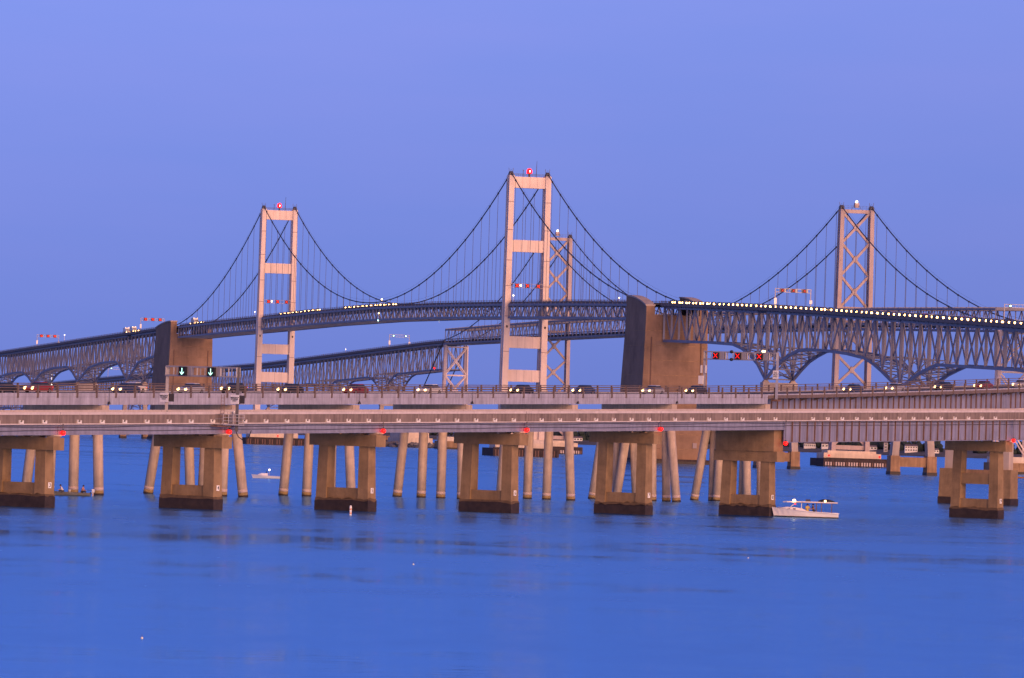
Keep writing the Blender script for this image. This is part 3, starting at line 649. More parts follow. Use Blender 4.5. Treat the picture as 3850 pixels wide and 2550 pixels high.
def near_span(s0, s1, deep, label):
    T = thing('trestle_span', label, 'bridge span', A(s0, 0, zA(s0) - 2), 'spans of the near trestle'); g = .0016
    ss = frange(s0 + g, s1 - g, 2)
    ribbon(T, 'road_deck', A, ss, rect(-4.45, 4.45, -1.42, -1.0), zA, 'asphalt')
    dz = -4.08 if deep else -2.46
    for sg in (1, -1):
        a, b = sorted((sg * 4.46, sg * 4.72))
        ribbon(T, 'parapet', A, ss, rect(a, b, -1.22, -.28), zA, 'parapet')
        ribbon(T, 'coping', A, ss, rect(a - .10, b + .10, -.28, 0), zA, 'coping')
        ribbon(T, 'slab_edge', A, ss, rect(a - .02, b + .16 if sg > 0 else b, -1.34, -1.22), zA, 'coping')
    for k, tt in enumerate((4.45, 2.2, 0, -2.2, -4.45)):
        if deep and k in (1, 3): continue
        ribbon(T, 'girder', A, ss, rect(tt - .06, tt + .06, dz + .06, -1.42), zA, 'deep_steel' if deep else 'girder_steel')
        ribbon(T, 'girder_flange', A, ss, rect(tt - .24, tt + .24, dz, dz + .07), zA, 'deep_steel' if deep else 'girder_steel')
        if not deep: ribbon(T, 'girder_flange', A, ss, rect(tt - .2, tt + .2, -1.48, -1.41), zA, 'girder_steel')
    if deep:
        n = int(round((s1 - s0) * 30 / 1.85))
        for k in range(1, n):
            s = s0 + (s1 - s0) * k / n; box(T, 'stiffener', A(s, 4.60, zA(s) + (dz - 1.42) / 2 + .03), (.09, .20, -dz - 1.52), 'rust', AD)
        for s in frange(s0 + .1, s1 - .1, 8): beam(T, 'cross_frame', A(s, -4.4, zA(s) + dz + .3), A(s, 4.4, zA(s) - 1.6), .15, .15, 'deep_steel'); beam(T, 'cross_frame', A(s, 4.4, zA(s) + dz + .3), A(s, -4.4, zA(s) - 1.6), .15, .15, 'deep_steel')
    for s in (s0 + .02, s1 - .02): box(T, 'end_diaphragm', A(s, 0, zA(s) + dz * .5 - .75), (.12, 8.6, -dz - 1.9), 'deep_steel', AD)
    n = int(round((s1 - s0) * 7))
    for k in range(n):
        s = s0 + (s1 - s0) * (.11 + .80 * k / max(1, n - 1)); z = zA(s) - 1.21; f = 4.72
        o = [A(s, f + .0, z) + AD * x for x in (-.34, -.22, .14, .36)]; h = AN * .16
        prof = [(-.34, 0), (.36, 0), (.36, .36), (.16, .24), (.10, .13), (-.22, .13), (-.22, .38), (-.34, .38)]
        loft(T, 'scupper_bracket', [[A(s, f + e, z + q) + AD * p for p, q in prof] for e in (-.02, .16)], 'white_paint')
        box(T, 'scupper_opening', A(s, f + .01, z + .22) + AD * .0, (.30, .06, .14), 'black', AD)
    for z0, sag in ((-1.62, .12), (-1.95, -.10)):
        if deep: z0 += .05; sag *= .3
        tube(T, 'conduit', [A(s0 + (s1 - s0) * u, 4.62, zA(s0 + (s1 - s0) * u) + z0 - sag * math.sin(math.pi * u) ** 2 * math.cos(u * 5)) for u in frange(0, 1, 12)], .035, 'dark_steel', 5)
for s0 in range(1, 8):
    near_span(s0, s0 + 1, False, 'shallow girder span of the near trestle ' + {1: 'out of view before pier 3', 2: 'ending at the skiff pier 3', 3: 'above the olive skiff', 4: 'starting at the railed service platform', 5: 'above the rock mound', 6: 'before the tallest portal tower foot', 7: 'ending at the tall capped pier'}[s0])
near_span(8, 10, True, 'deep ribbed girder span of the near trestle from pier 8 to pier 9')
near_span(10, 12, True, 'deep ribbed girder span of the near trestle beyond pier 9')

for i, s in enumerate((3, 4, 5, 6, 7, 8, 10)):
    sp = s + .012 - .004 * i; z = zA(s) - (2.2 if s < 8 else 4.3 if s == 8 else 4.1); num = (3, 4, 5, 6, 7, 8, 9)[i]; t = 4.95
    if s == 8: z = zA(8) - 4.15
    T = thing('navigation_lamp', 'glowing red navigation lamp ' + {3: 'above the skiff', 4: 'below the railed service platform', 5: 'over the pier with the buoy', 6: 'before the tallest tower foot', 7: 'before the great anchorage face', 8: 'low down where the deep girders begin', 9: 'over the pier with two openings'}[num], 'lamp', A(sp, t, z), 'red navigation lamps of the near trestle')
    beam(T, 'hanger', A(sp, t - .05, z + .2), A(sp, t - .05, zA(s) - 1.25), .07, .07, 'dark_steel'); beam(T, 'bracket', A(sp, t + .02, zA(s) - 1.30), A(sp, 4.5, zA(s) - 1.30), .08, .08, 'dark_steel')
    lathe(T, 'lamp_hood', A(sp, t, z + .18), [(.20, 0), (.20, .06), (.08, .16), (.03, .22)], 'dark_steel')
    lathe(T, 'lens', A(sp, t, z - .28), [(.08, 0), (.22, .08), (.285, .24), (.25, .40), (.15, .48)], 'red_lamp', 14)

# ------------------------------------------------------------------ far trestle: pile bents, pier and spans
PILES = {0: [(-6.0, -4.6), (-2, -2), (1.5, 1.4), (5.4, 4.8)], 1: [(-5.9, -4.6), (-2.2, -2.0), (1.5, 1.4), (5.4, 4.8)], 2: [(-7.0, -5.4), (-4.8, -4.9), (-.2, -1.2), (.6, 1.2), (4.7, 4.6), (7.1, 5.6)],
         3: [(-5.3, -4.4), (-1.5, -1.3), (2.4, 2.2), (5.7, 4.7)], 4: [(-5.4, -4.2), (-1.4, -1.3), (1.8, 1.8), (5.2, 4.9)], 5: [(-6.1, -5.4), (-1.5, -1.5), (1.7, 1.8), (5.8, 4.9)],
         6: [(-7.4, -5.6), (-3.9, -4.1), (-3.3, -1.3), (-.5, -1.4), (3.0, 2.4), (4.6, 4.3), (7.2, 5.3)], 7: [(-6.2, -3.9), (-3.7, -3.5), (-2.2, -1.6), (1.5, 1.9), (3.2, 2.4), (4.7, 4.8)]}
def b_quad(s, t0, t1, z, h): return [B(s, t0, z) - BD * h, B(s, t1, z) - BD * h, B(s, t1, z) + BD * h, B(s, t0, z) + BD * h]
BW = {0: 'running out of view behind pier 3', 1: 'with the olive skiff at its feet', 2: 'of six splayed piles under the green arrow gantry', 3: 'right of the tiny motorboat with mast light', 4: 'of four even piles before the rock mound', 5: 'before the tallest portal tower fender', 6: 'of seven piles before the great brown anchorage', 7: 'with steeply raked piles behind the tall capped pier'}
for j, pl in PILES.items():
    zc = zB(j) - 2.55; T = thing('pile_bent', 'round pile bent ' + BW[j], 'bridge pier', B(j, 0, 0), 'pile bents of the far trestle')
    loft(T, 'cap_beam', [b_quad(j, -6.0, 6.0, zc - 1.25, .85), b_quad(j, -6.0, 6.0, zc - .03, .85)], 'pile_concrete')
    for i, (tb, tt) in enumerate(pl):
        e = (.55 if i % 2 else -.25) if len(pl) > 5 else 0
        a, b = B(j, tb, -.8) + BD * e * 2, B(j, tt, zc - 1.2) + BD * e
        p = tube(T, 'pile', [a, b], .65, 'pile_concrete', 18)
        def at(z): return a + (b - a) * ((z - a.z) / (b.z - a.z))
        tube(p, 'tide_ring', [at(-.3), at(.16)], .675, 'tide', 18); tube(p, 'algae_ring', [at(.15), at(.55)], .668, 'algae', 18); tube(p, 'salt_ring', [at(.54), at(.95)], .662, 'salt', 18)
# the concrete pier under the deep girders
T = thing('concrete_pier', 'broad concrete pier with two pale posts on dark footed blocks behind pier 9', 'bridge pier', B(9.95, 0, 0))
s = 9.95
for sg in (1, -1):
    loft(T, 'base_block', [b_quad(s, sg * 5.2 - 1.5, sg * 5.2 + 1.5, -.6, 1.6), b_quad(s, sg * 5.2 - 1.4, sg * 5.2 + 1.4, 6.0, 1.5)], 'pier_concrete'); loft(T, 'tide_band', [b_quad(s, sg * 5.2 - 1.55, sg * 5.2 + 1.55, -.6, 1.68), b_quad(s, sg * 5.2 - 1.55, sg * 5.2 + 1.55, 1.15, 1.68)], 'tide')
loft(T, 'tie_wall', [b_quad(s, -4.0, 4.0, 3.5, 1.0), b_quad(s, -4.0, 4.0, 5.9, 1.0)], 'brown_concrete')
for sg in (1, -1): loft(T, 'post', [b_quad(s, sg * 5.2 - .75, sg * 5.2 + .75, 5.9, .9), b_quad(s, sg * 5.2 - .7, sg * 5.2 + .7, zB(9.95) - 6.2, .9)], 'far_concrete')
loft(T, 'cap_beam', [b_quad(s, -6.6, 6.6, zB(9.95) - 6.3, 1.1), b_quad(s, -6.6, 6.6, zB(9.95) - 4.9, 1.1)], 'pile_concrete')
for k in range(3): loft(T, 'bearing_block', [b_quad(s, -5 + 5 * k - .5, -5 + 5 * k + .5, zB(9.95) - 4.95, .7), b_quad(s, -5 + 5 * k - .5, -5 + 5 * k + .5, zB(9.95) - 4.55, .7)], 'pile_concrete')

def far_span(s0, s1, deep, label, nsub=2):
    T = thing('far_trestle_span', label, 'bridge span', B(s0, 0, zB(s0) - 2), 'spans of the far trestle'); g = .0016; ss = frange(s0 + g, s1 - g, nsub)
    ribbon(T, 'road_deck', B, ss, rect(-5.6, 5.6, -1.55, -1.18), zB, 'asphalt')
    dz = -4.6 if deep else -2.52
    for sg in (1, -1):
        a, b = sorted((sg * 5.55, sg * 6.0))
        ribbon(T, 'kerb', B, ss, rect(a, b, -1.52, -1.02), zB, 'deck_concrete')
        for z0, z1 in ((-.10, 0), (-.42, -.33), (-.76, -.66)): ribbon(T, 'hand_rail', B, ss, rect(sg * 5.93 - .05, sg * 5.93 + .05, z0, z1), zB, 'rail_steel')
        n = int(round((s1 - s0) * 7))
        for k in range(n):
            s = s0 + (s1 - s0) * (k + .5) / n
            po = loft(T, 'rail_post', [[B(s, sg * 5.93 - e * sg, zB(s) + z) - BD * w, B(s, sg * 6.14 - e * .0 * sg, zB(s) + z) - BD * w, B(s, sg * 6.14, zB(s) + z) + BD * w, B(s, sg * 5.93 - e * sg, zB(s) + z) + BD * w] for z, w, e in ((-1.62, .13, .1), (-1.0, .12, .05), (.02, .09, 0))], 'rail_steel')
    beam_t = (5.75, 2.9, 0, -2.9, -5.75)
    for k, tt in enumerate(beam_t):
        if deep:
            tt *= .78
            if k in (1, 3): continue
        w = .24 if not deep else .07
        ribbon(T, 'girder', B, ss, rect(tt - w, tt + w, dz, -1.54), zB, 'deep_steel' if deep else 'deck_concrete')
        if deep: ribbon(T, 'girder_flange', B, ss, rect(tt - .3, tt + .3, dz, dz + .09), zB, 'deep_steel')
    if deep:
        n = int(round((s1 - s0) * 31.83 / 2.05))
        for k in range(1, n):
            s = s0 + (s1 - s0) * k / n; box(T, 'stiffener', B(s, 4.66, zB(s) + (dz - 1.54) / 2), (.10, .22, -dz - 1.66), 'rust', BD)
        for s in frange(s0 + .03, s1 - .03, int((s1 - s0) * 7)): beam(T, 'deck_bracket', B(s, 4.5, zB(s) - 2.1), B(s, 5.95, zB(s) - 1.6), .16, .28, 'rail_steel')
        ribbon(T, 'fascia', B, ss, rect(5.94, 6.02, -1.72, -1.2), zB, 'rail_steel')
    else:
        for s in (s0 + .012, s1 - .012): box(T, 'end_diaphragm', B(s, 0, zB(s) - 2.0), (.2, 11.2, .85), 'deck_concrete', BD)
for j in range(0, 7):
    far_span(j, j + 1, False, 'pale railed girder span of the far trestle, ' + {0: 'running in from the view edge', 1: 'ahead of the gantry with green arrows', 2: 'just after the gantry with green arrows', 3: 'before the slim braced steel bent', 4: 'before the tallest portal tower', 5: 'before the great anchorage', 6: 'ending at the deep ribbed girders'}[j])
far_span(7, 9.95, True, 'deep ribbed far trestle span starting at the gantry with red crosses', 4)
far_span(9.95, 11.8, True, 'deep ribbed far trestle span beyond the broad footed pier', 4)
for j in range(1, 7):
    T = thing('hanging_lantern', 'black lantern %s' % 'over the pile bent ' + BW[j], 'lamp', B(j + .012, 6.2, zB(j) - 2), 'unlit lanterns of the far trestle')
    c = B(j + .012, 6.25, 0)
    beam(T, 'rod', c + Z * (zB(j) - 2.1), c + Z * (zB(j) - .4), .05, .05, 'black'); beam(T, 'arm', c + Z * (zB(j) - .42), B(j + .012, 5.9, zB(j) - .42), .06, .06, 'black')
    lathe(T, 'hood', c + Z * (zB(j) - 2.45), [(.19, 0), (.19, .12), (.06, .38), (.03, .45)], 'black'); lathe(T, 'knob', c + Z * (zB(j) - .5), [(.03, 0), (.13, .05), (.13, .14), (.03, .2)], 'black')

# ------------------------------------------------------------------ lane signal gantries
def cross_sign(par, c, right, upv, size, mt, back=True, arrow=False):
    right, upv = V(right).normalized(), V(upv).normalized(); nn = right.cross(upv); c = V(c)
    h = box(par, 'signal_head', c, (size, .35, size), 'black', right, upv)
    f = c + nn * .19
    if arrow:
        beam(h, 'green_arrow', f + upv * size * .36, f - upv * size * .34, .03, size * .07, 'arrow_green', nn)
        for sg in (1, -1): beam(h, 'green_arrow', f - upv * size * .38, f - upv * size * .10 + right * sg * size * .27, .03, size * .085, 'arrow_green', nn)
    else:
        for sg in (1, -1): beam(h, 'red_cross', f - upv * size * .36 - right * sg * size * .34, f + upv * size * .36 + right * sg * size * .34, .03, size * (.34 if mt == 'far_x_red' else .22), mt, nn)
    return h
def vier_beam(T, F, s, ta, tb, zt, zb, mt, n, bars=.16, ax=AD):
    for d in (-.3, .3):
        P = lambda t, z: F(s, t, z) + V(ax) * d
        for z in (zt, zb): beam(T, 'gantry_chord', P(ta, z), P(tb, z), bars, bars, mt)
        for t in frange(ta, tb, n): beam(T, 'gantry_upright', P(t, zb), P(t, zt), bars * .85, bars * .85, mt)
    for t in frange(ta, tb, n): beam(T, 'gantry_tie', F(s, t, zt) - V(ax) * .3, F(s, t, zt) + V(ax) * .3, bars * .7, bars * .7, mt)
# near trestle gantry with green arrows at pier 4
s = 4.03; tn, tf = 5.45, -4.4
T = thing('signal_gantry', 'grey lane gantry with two green arrows over the near trestle at pier 4', 'gantry', A(s, 0, zA(s)), 'lane signal gantries')
for t, zb_ in ((tn, zA(s) - 2.2), (tf, zA(s) - 1.0)): beam(T, 'leg', A(s, t, zb_), A(s, t, 15.95), .34, .34, 'dark_steel' if t > 0 else 'galvanised')
vier_beam(T, A, s, tf, tn, 15.85, 14.85, 'galvanised', 9, .17)
for t in (-1.85, 2.15):
    box(T, 'signal_cabinet', A(s, t + .42, 15.35) - AD * .2, (.5, 1.3, .95), 'galvanised', AD)
    cross_sign(T, A(s, t + .05, 15.35) - AD * .62, AN, Z, .98, None, arrow=True)
for t, zz, side, beside in ((tn, 12.35, 'near', 'above the railed platform'), (tf, 12.35, 'far', 'opposite the railed platform')):
    c = A(s, t - .1, zz) - AD * .35
    G_ = thing('warning_sign', 'white EMERGENCY STOPPING ONLY sign on the green arrow gantry leg ' + beside, 'sign', c, 'emergency stopping signs')
    bd = box(G_, 'board', c, (1.12, .08, 1.02), 'sign_white', AN); box(G_, 'bracket', c + AD * .18, (.2, .3, .5), 'dark_steel', AN)
    text(G_, 'lettering', 'EMERGENCY\nSTOPPING\nONLY', c - AD * .045, AN, Z, .21, 'black', .012)
    sm = box(G_, 'reverse_board', c + AD * .75 + AN * .35, (.9, .06, .9), 'dark_steel', AN); box(G_, 'board_strut', c + AD * .5 + AN * .2, (.08, .6, .08), 'dark_steel', AN)
# railed platform with cabinet beside the gantry leg
T = thing('service_platform', 'small railed steel platform with grey cabinet bolted to the near trestle by pier 4', 'platform', A(4.0, 5.2, zA(4) - 1.4))
pa, pb = 3.925, 4.055
box(T, 'floor', A((pa + pb) / 2, 5.35, zA(4) - 1.42), (30 * (pb - pa), 1.2, .14), 'galvanised', AD); box(T, 'support_beam', A(pa + .02, 5.2, zA(4) - 1.62), (2.6, .9, .16), 'rust', AD)
for s_ in frange(pa, pb, 4):
    beam(T, 'rail_post', A(s_, 5.9, zA(4) - 1.4), A(s_, 5.9, zA(4) - .25), .07, .07, 'galvanised')
for z in (-.28, -.62, -1.0): beam(T, 'hand_rail', A(pa, 5.9, zA(4) + z), A(pb, 5.9, zA(4) + z), .06, .06, 'galvanised')
for s_ in (pa, pb):
    for z in (-.28, -.8): beam(T, 'hand_rail', A(s_, 4.75, zA(4) + z), A(s_, 5.9, zA(4) + z), .06, .06, 'galvanised')
cb = box(T, 'cabinet', A(4.022, 5.2, zA(4) - .85), (1.25, .5, 1.0), 'galvanised', AD); box(cb, 'cabinet_door', A(4.022, 5.47, zA(4) - .85), (1.05, .04, .85), 'tower_seam', AD)
for s_ in (3.95, 3.97): beam(T, 'ladder_stile', A(s_, 5.0, zA(4) - 1.4), A(s_, 5.0, zA(4) + 1.9), .05, .05, 'rust')
for k in range(9): beam(T, 'ladder_rung', A(3.95, 5.0, zA(4) - 1.2 + .34 * k), A(3.97, 5.0, zA(4) - 1.2 + .34 * k), .04, .04, 'rust')
tube(T, 'loose_hose', [A(4.035, 5.3, zA(4) - 2.2), A(4.045, 5.4, zA(4) - 2.75), A(4.075, 5.4, zA(4) - 3.1), A(4.11, 5.4, zA(4) - 2.8), A(4.13, 5.3, zA(4) - 2.0)], .05, 'black', 6)
beam(T, 'lamp_stem', A(4.018, 5.3, zA(4) - .4), A(4.018, 5.3, zA(4) - .1), .06, .06, 'white_paint'); lathe(T, 'lamp_globe', A(4.018, 5.3, zA(4) - .12), [(.06, 0), (.13, .08), (.13, .2), (.05, .28)], 'white_paint', 8)

# far trestle gantry with red crosses
s = 7.07
T = thing('signal_gantry', 'grey lane gantry with three red crosses over the far trestle before the great anchorage', 'gantry', B(s, 0, zB(s)), 'lane signal gantries')
for t, z0 in ((6.35, zB(s) - 2.0), (-6.35, zB(s) - 1.5)): beam(T, 'leg', B(s, t, z0), B(s, t, 23.5), .42, .42, 'girder_steel')
box(T, 'leg_base', B(s, 6.3, zB(s) - 2.0), (1.3, 1.1, .3), 'rust', BD)
vier_beam(T, B, s, -6.35, 6.35, 23.35, 22.2, 'galvanised', 10, .18, BD)
for k, t in enumerate((-4.1, -.25, 3.55)):
    box(T, 'signal_cabinet', B(s, t + .55, 22.78) - BD * .2, (.5, 1.5, 1.1), 'galvanised', BD); cross_sign(T, B(s, t, 22.76) - BD * .62, BN, Z, 1.0, 'x_red')
for z in (23.4, 22.2): lathe(T, 'warning_lamp', B(s, -1.45, z - .25) - BD * .5, [(.1, 0), (.26, .1), (.26, .4), (.1, .5)], 'black')
lathe(T, 'flood_lamp', B(s, 3.9, 23.45), [(.2, 0), (.3, .1), (.25, .3)], 'lamp_warm', 8)
for dz, h in ((.1, 1.4), (-1.6, 0)):
    pass
box(T, 'leg_cabinet', B(s, -6.75, zB(s) + .9) - BD * .2, (.6, .8, 1.3), 'white_paint', BD)
for t in (-6.75, -6.0): box(T, 'marker_strip', B(s, t, zB(s) + 2.6) - BD * .3, (.12, .28, 1.2), 'white_paint', BD)
c = B(s, 6.3, 20.0) - BD * .4
G_ = thing('no_passing_sign', 'white DO NOT PASS sign on the red cross gantry leg', 'sign', c)
box(G_, 'board', c, (.92, .08, 1.25), 'sign_white', BN); box(G_, 'bracket', c + BD * .15, (.2, .3, .6), 'dark_steel', BN)
text(G_, 'lettering', 'DO\nNOT\nPASS', c - BD * .045, BN, Z, .36, 'black', .012)

def far_gantry(F, s, half, zr, n, mt, label, boxes=True):
    T = thing('signal_gantry', label, 'gantry', F(s, 0, zr), 'lane signal gantries')
    for sg in (1, -1):
        beam(T, 'leg', F(s, sg * half, zr - 1.9), F(s, sg * half, zr + 6.1), .3, .3, 'galvanised')
        if boxes: box(T, 'leg_sign', F(s - .3, sg * half, zr + 1.6), (.15, .95, 1.3 if sg < 0 else 2.2), 'sign_white', WD)
    for z in (6.0, 4.8): beam(T, 'gantry_chord', F(s, -half, zr + z), F(s, half, zr + z), .18, .18, 'galvanised')
    for t in frange(-half, half, 8): beam(T, 'gantry_upright', F(s, t, zr + 4.8), F(s, t, zr + 6.0), .12, .12, 'galvanised')
    for k in range(n):
        t = half * .62 - half * 1.24 * k / (n - 1) if n > 1 else 0; c = F(s - .35, t, zr + 5.4)
        if mt == 'far_green': h = box(T, 'signal_head', c, (.3, 1.1, 1.2), 'black', WD); lathe(h, 'green_light', F(s - .62, t, zr + 5.1), [(.1, 0), (.3, .12), (.3, .45), (.1, .6)], 'far_green', 8)
        else: cross_sign(T, c - WD * .1, -WN, Z, 1.7 if mt == 'far_x_red' else 1.3, mt); box(T, 'signal_cabinet', F(s, t - .2, zr + 5.4), (.4, 2.3, 1.3), 'galvanised', WD)
far_gantry(W, -375, 6.5, zW(-375), 3, 'x_red', 'lane gantry with three red crosses above the arched truss near the great anchorage')
far_gantry(W, 806, 6.5, zW(806), 3, 'far_x_red', 'lane gantry with three glowing red signals just past the small anchorage')
far_gantry(W, 1132, 6.5, zW(1132), 3, 'far_x_red', 'lane gantry with three glowing red signals high on the most distant truss')
far_gantry(E, 822, 5.6, zErr(822), 2, 'far_green', 'lane gantry with two green lights on the older truss beside the braced bent')
far_gantry(E, 1665, 5.6, zErr(1665), 2, 'far_green', 'lane gantry with two green lights seen under the distant arches', False)
far_gantry(E, -209, 5.8, zErr(-209) + 1.5, 2, 'far_green', 'lane gantry with green lights on the older bridge by the right hand bent', False)
for s, lab in ((-3.0, 'red lane signals slung between the legs of the tallest portal tower'), (485, 'red lane signals slung between the legs of the far portal tower')):
    T = thing('lane_signal_frame', lab, 'traffic signal', W(s, 0, 70), 'lane signals on the portal towers')
    for z in (70.9, 69.3): beam(T, 'frame_bar', W(s, -7.2, z), W(s, 7.2, z), .12, .12, 'galvanised')
    for t in frange(-6.5, 6.5, 8): beam(T, 'frame_upright', W(s, t, 69.3), W(s, t, 70.9), .08, .08, 'galvanised')
    for t in (4.6, .1, -4.4): cross_sign(T, W(s - .35, t, 70.1), -WN, Z, 1.7, 'far_x_red')
    lathe(T, 'amber_lamp', W(s - .4, 3.0, 69.8), [(.1, 0), (.35, .15), (.35, .6), (.1, .75)], 'lamp_warm', 8)

# roadway and navigation lamps on the high bridges
def deck_lamp(F, s, t, z0, z1, mt, label, r=.3):
    r *= .7
    T = thing('deck_lamp', label, 'lamp', F(s, t, z0), 'small lamps along the high bridges')
    beam(T, 'post', F(s, t, z0), F(s, t, z1), .14, .14, 'white_paint'); lathe(T, 'globe', F(s, t, z1 - .05), [(r * .4, 0), (r, r * .5), (r, r * 1.4), (r * .4, r * 2)], mt, 8)
deck_lamp(W, 230, 7.0, zW(230) - .8, zW(230) + 1.6, 'lamp_warm', 'warm lamp on the railing at the middle of the long suspended span', .5)
deck_lamp(W, 231, 7.9, zW(231) - 7.6, zW(231) - 4.6, 'lamp_warm', 'warm navigation lamp on the truss side at the middle of the main span', .45)
deck_lamp(W, 232, 7.9, zW(232) - 8.6, zW(232) - 7.8, 'far_green', 'green navigation lamp under the truss at the middle of the main span', .45)
deck_lamp(W, 180, -7.6, zW(180) - 8.4, zW(180) - 7.6, 'far_green', 'green navigation lamp under the far edge of the main span', .4)
deck_lamp(W, -4.2, 6.2, zW(0) - .8, zW(0) + 1.5, 'lamp_white', 'white lamp at the foot of the tallest portal tower leg on deck', .45)
deck_lamp(W, 505, 7.0, zW(505) - .8, zW(505) + 1.5, 'lamp_white', 'white lamp on deck just past the far portal tower', .35)
deck_lamp(W, 1040, 6.4, zW(1040) - .8, zW(1040) + 3.0, 'lamp_white', 'white lamp on a post midway between the two distant red gantries', .4)
deck_lamp(W, -120, -7.0, zW(-120) - .8, zW(-120) + 1.0, 'lamp_warm', 'small warm lamp on the railing between tower and great anchorage', .3)
deck_lamp(E, 930, 5.6, zErr(930) - .8, zErr(930) + 1.0, 'lamp_white', 'small white lamp on the older truss left of its green gantry', .3)
deck_lamp(E, 716, 5.4, zEb(716) - .3, zEb(716) + .6, 'red_lamp', 'red lamp below the older truss near the braced bent', .6)
T = thing('lamp_string', 'upright string of white bulbs on the most distant truss pier', 'lamp', W(1146, -5.6, 30), None)
beam(T, 'wire', W(1146, -5.6, 28.5), W(1146, -5.6, 40.5), .06, .06, 'dark_steel')
for k in range(12): lathe(T, 'bulb', W(1145.9, -5.6, 29.2 + k), [(.1, 0), (.3 - .015 * k, .2), (.3 - .015 * k, .5), (.1, .7)], 'lamp_white', 6)

# ------------------------------------------------------------------ vehicles
def copy_tree(src, m, label, group):
    c = src.copy(); COL.objects.link(c); c.matrix_basis = m; WM[c.name] = m; c['label'] = label; c['group'] = group
    def rec(a, b):
        for ch in a.children:
            k = ch.copy(); COL.objects.link(k); k.parent = b; k.matrix_parent_inverse = ch.matrix_parent_inverse.copy(); k.matrix_basis = ch.matrix_basis.copy(); rec(ch, k)
    rec(src, c); return c
def car_rings(prof, y):
    return [[V((x, sy, z)) for x, z in prof] for sy in y]
def make_car(colour, full):
    T = thing('saloon_car', 'x', 'car')
    low = [(-2.2, .25), (2.15, .25), (2.25, .55), (2.1, .78), (.95, .92), (-1.6, .95), (-2.2, .88), (-2.28, .5)]
    rings = []
    for y, k in ((-.86, .97), (-.80, 1), (.80, 1), (.86, .97)): rings.append([V((x * k, y, .25 + (z - .25) * (1 if abs(y) < .85 else .93))) for x, z in low])
    loft(T, 'body', rings, 'car_' + colour)
    cab = [(-1.75, .93), (1.0, .91), (.25, 1.36), (-1.15, 1.38)]
    loft(T, 'window_band', [[V((x, y * (1 if z < 1 else .82), z)) for x, z in cab] for y in (-.76, .76)], 'glass')
    loft(T, 'roof', [[V((x, y, z)) for x, z in ((-1.2, 1.36), (.28, 1.34), (.1, 1.42), (-1.0, 1.44))] for y in (-.64, .64)], 'car_' + colour)
    for sg in (1, -1):
        loft(T, 'headlight', [ring(V((2.02, sg * .58, .66)), (1, 0, 0), .19 if full else .36, 8), ring(V((2.30, sg * .58, .64)), (1, 0, 0), .17 if full else .33, 8)], 'head_light' if full else 'head_light_far')
        if full:
            box(T, 'tail_light', (-2.22, sg * .62, .75), (.12, .34, .16), 'tail_light')
            for x in (-1.35, 1.35):
                w = loft(T, 'wheel', [ring(V((x, sg * .68, .32)), (0, 1, 0), .32, 14), ring(V((x, sg * .88, .32)), (0, 1, 0), .32, 14)], 'rubber'); loft(w, 'rim', [ring(V((x, sg * .86, .32)), (0, 1, 0), .19, 10), ring(V((x, sg * .89, .32)), (0, 1, 0), .17, 10)], 'galvanised')
    return T
def make_truck():
    T = thing('box_truck', 'x', 'truck')
    loft(T, 'cab', [[V((x, y, z)) for x, z in ((2.0, .5), (4.2, .5), (4.2, 1.5), (3.7, 2.6), (2.0, 2.7))] for y in (-1.15, 1.15)], 'car_white')
    box(T, 'windscreen', (4.0, 0, 2.05), (.12, 1.9, .8), 'glass', (1, 0, .0)); box(T, 'cargo_box', (-1.2, 0, 2.1), (6.2, 2.4, 2.7), 'white_paint'); box(T, 'chassis', (-.6, 0, .62), (7.2, 1.1, .3), 'black')
    for sg in (1, -1):
        loft(T, 'headlight', [ring(V((4.1, sg * .85, .85)), (1, 0, 0), .24, 8), ring(V((4.28, sg * .85, .85)), (1, 0, 0), .22, 8)], 'head_light_far')
        box(T, 'marker_lamp', (1.92, sg * .9, 3.46), (.15, .2, .12), 'lamp_warm')
        for x in (-3.2, -2.2, 3.0): loft(T, 'wheel', [ring(V((x, sg * .8, .48)), (0, 1, 0), .48, 12), ring(V((x, sg * 1.1, .48)), (0, 1, 0), .48, 12)], 'rubber')
    return T
PROTO = {}
def vehicle(kind, colour, pos, heading, label, group):
    f = frame(heading); m = M.Translation(V(pos)) @ f
    key = (kind, colour)
    if key not in PROTO:
        T = make_truck() if kind == 'truck' else make_car(colour, kind == 'car'); PROTO[key] = T
        T.matrix_basis = m; WM[T.name] = m; T['label'] = label; T['group'] = group; return T
    return copy_tree(PROTO[key], m, label, group)
bpy.context.view_layer.update()
cols = ['black', 'blue', 'silver', 'black', 'red', 'white']
k = 0
def on_b(s, t, kind='car'):
    global k
    c = cols[k % 6]; k += 1
    h = B(s - .1, t, zB(s - .1)) - B(s, t, zB(s)); vehicle(kind, c, B(s, t, zB(s) - 1.18), h, '%s saloon car with headlights on, driving on the far trestle behind its railing' % c, '%s cars on the far trestle' % c)
for s in (.35, 1.25, 1.75, 2.55, 3.1, 3.75, 4.6, 5.2, 5.9, 6.35): on_b(s, 3.9)
for s in (.8, 1.5, 2.3): on_b(s, -.2)
for s in (8.1, 8.6, 9.2, 9.7, 10.2): on_b(s, 3.9)
def on_w(s, t):
    global k
    c = cols[k % 6]; k += 1
    seg = 'on the arched truss between great anchorage and red cross gantry' if -378 < s < 0 else 'in the queue on the truss crossing before the lattice tower' if s < 0 else 'on the long suspended span between the portal towers' if s < 488 else 'near the small anchorage'
    h = W(s - 5, t, zW(s - 5)) - W(s, t, zW(s)); vehicle('tiny', c, W(s, t, zW(s) - 1.15), h, '%s car with bright headlights %s' % (c, seg), '%s cars %s' % (c, seg))
s = -236.0
while s > -424: on_w(s, 4.3); s -= random.uniform(5.4, 6.6) if s < -292 else random.uniform(7, 10)
s = -440.0
while s > -664: on_w(s, 4.3); s -= random.uniform(5.2, 6.4)
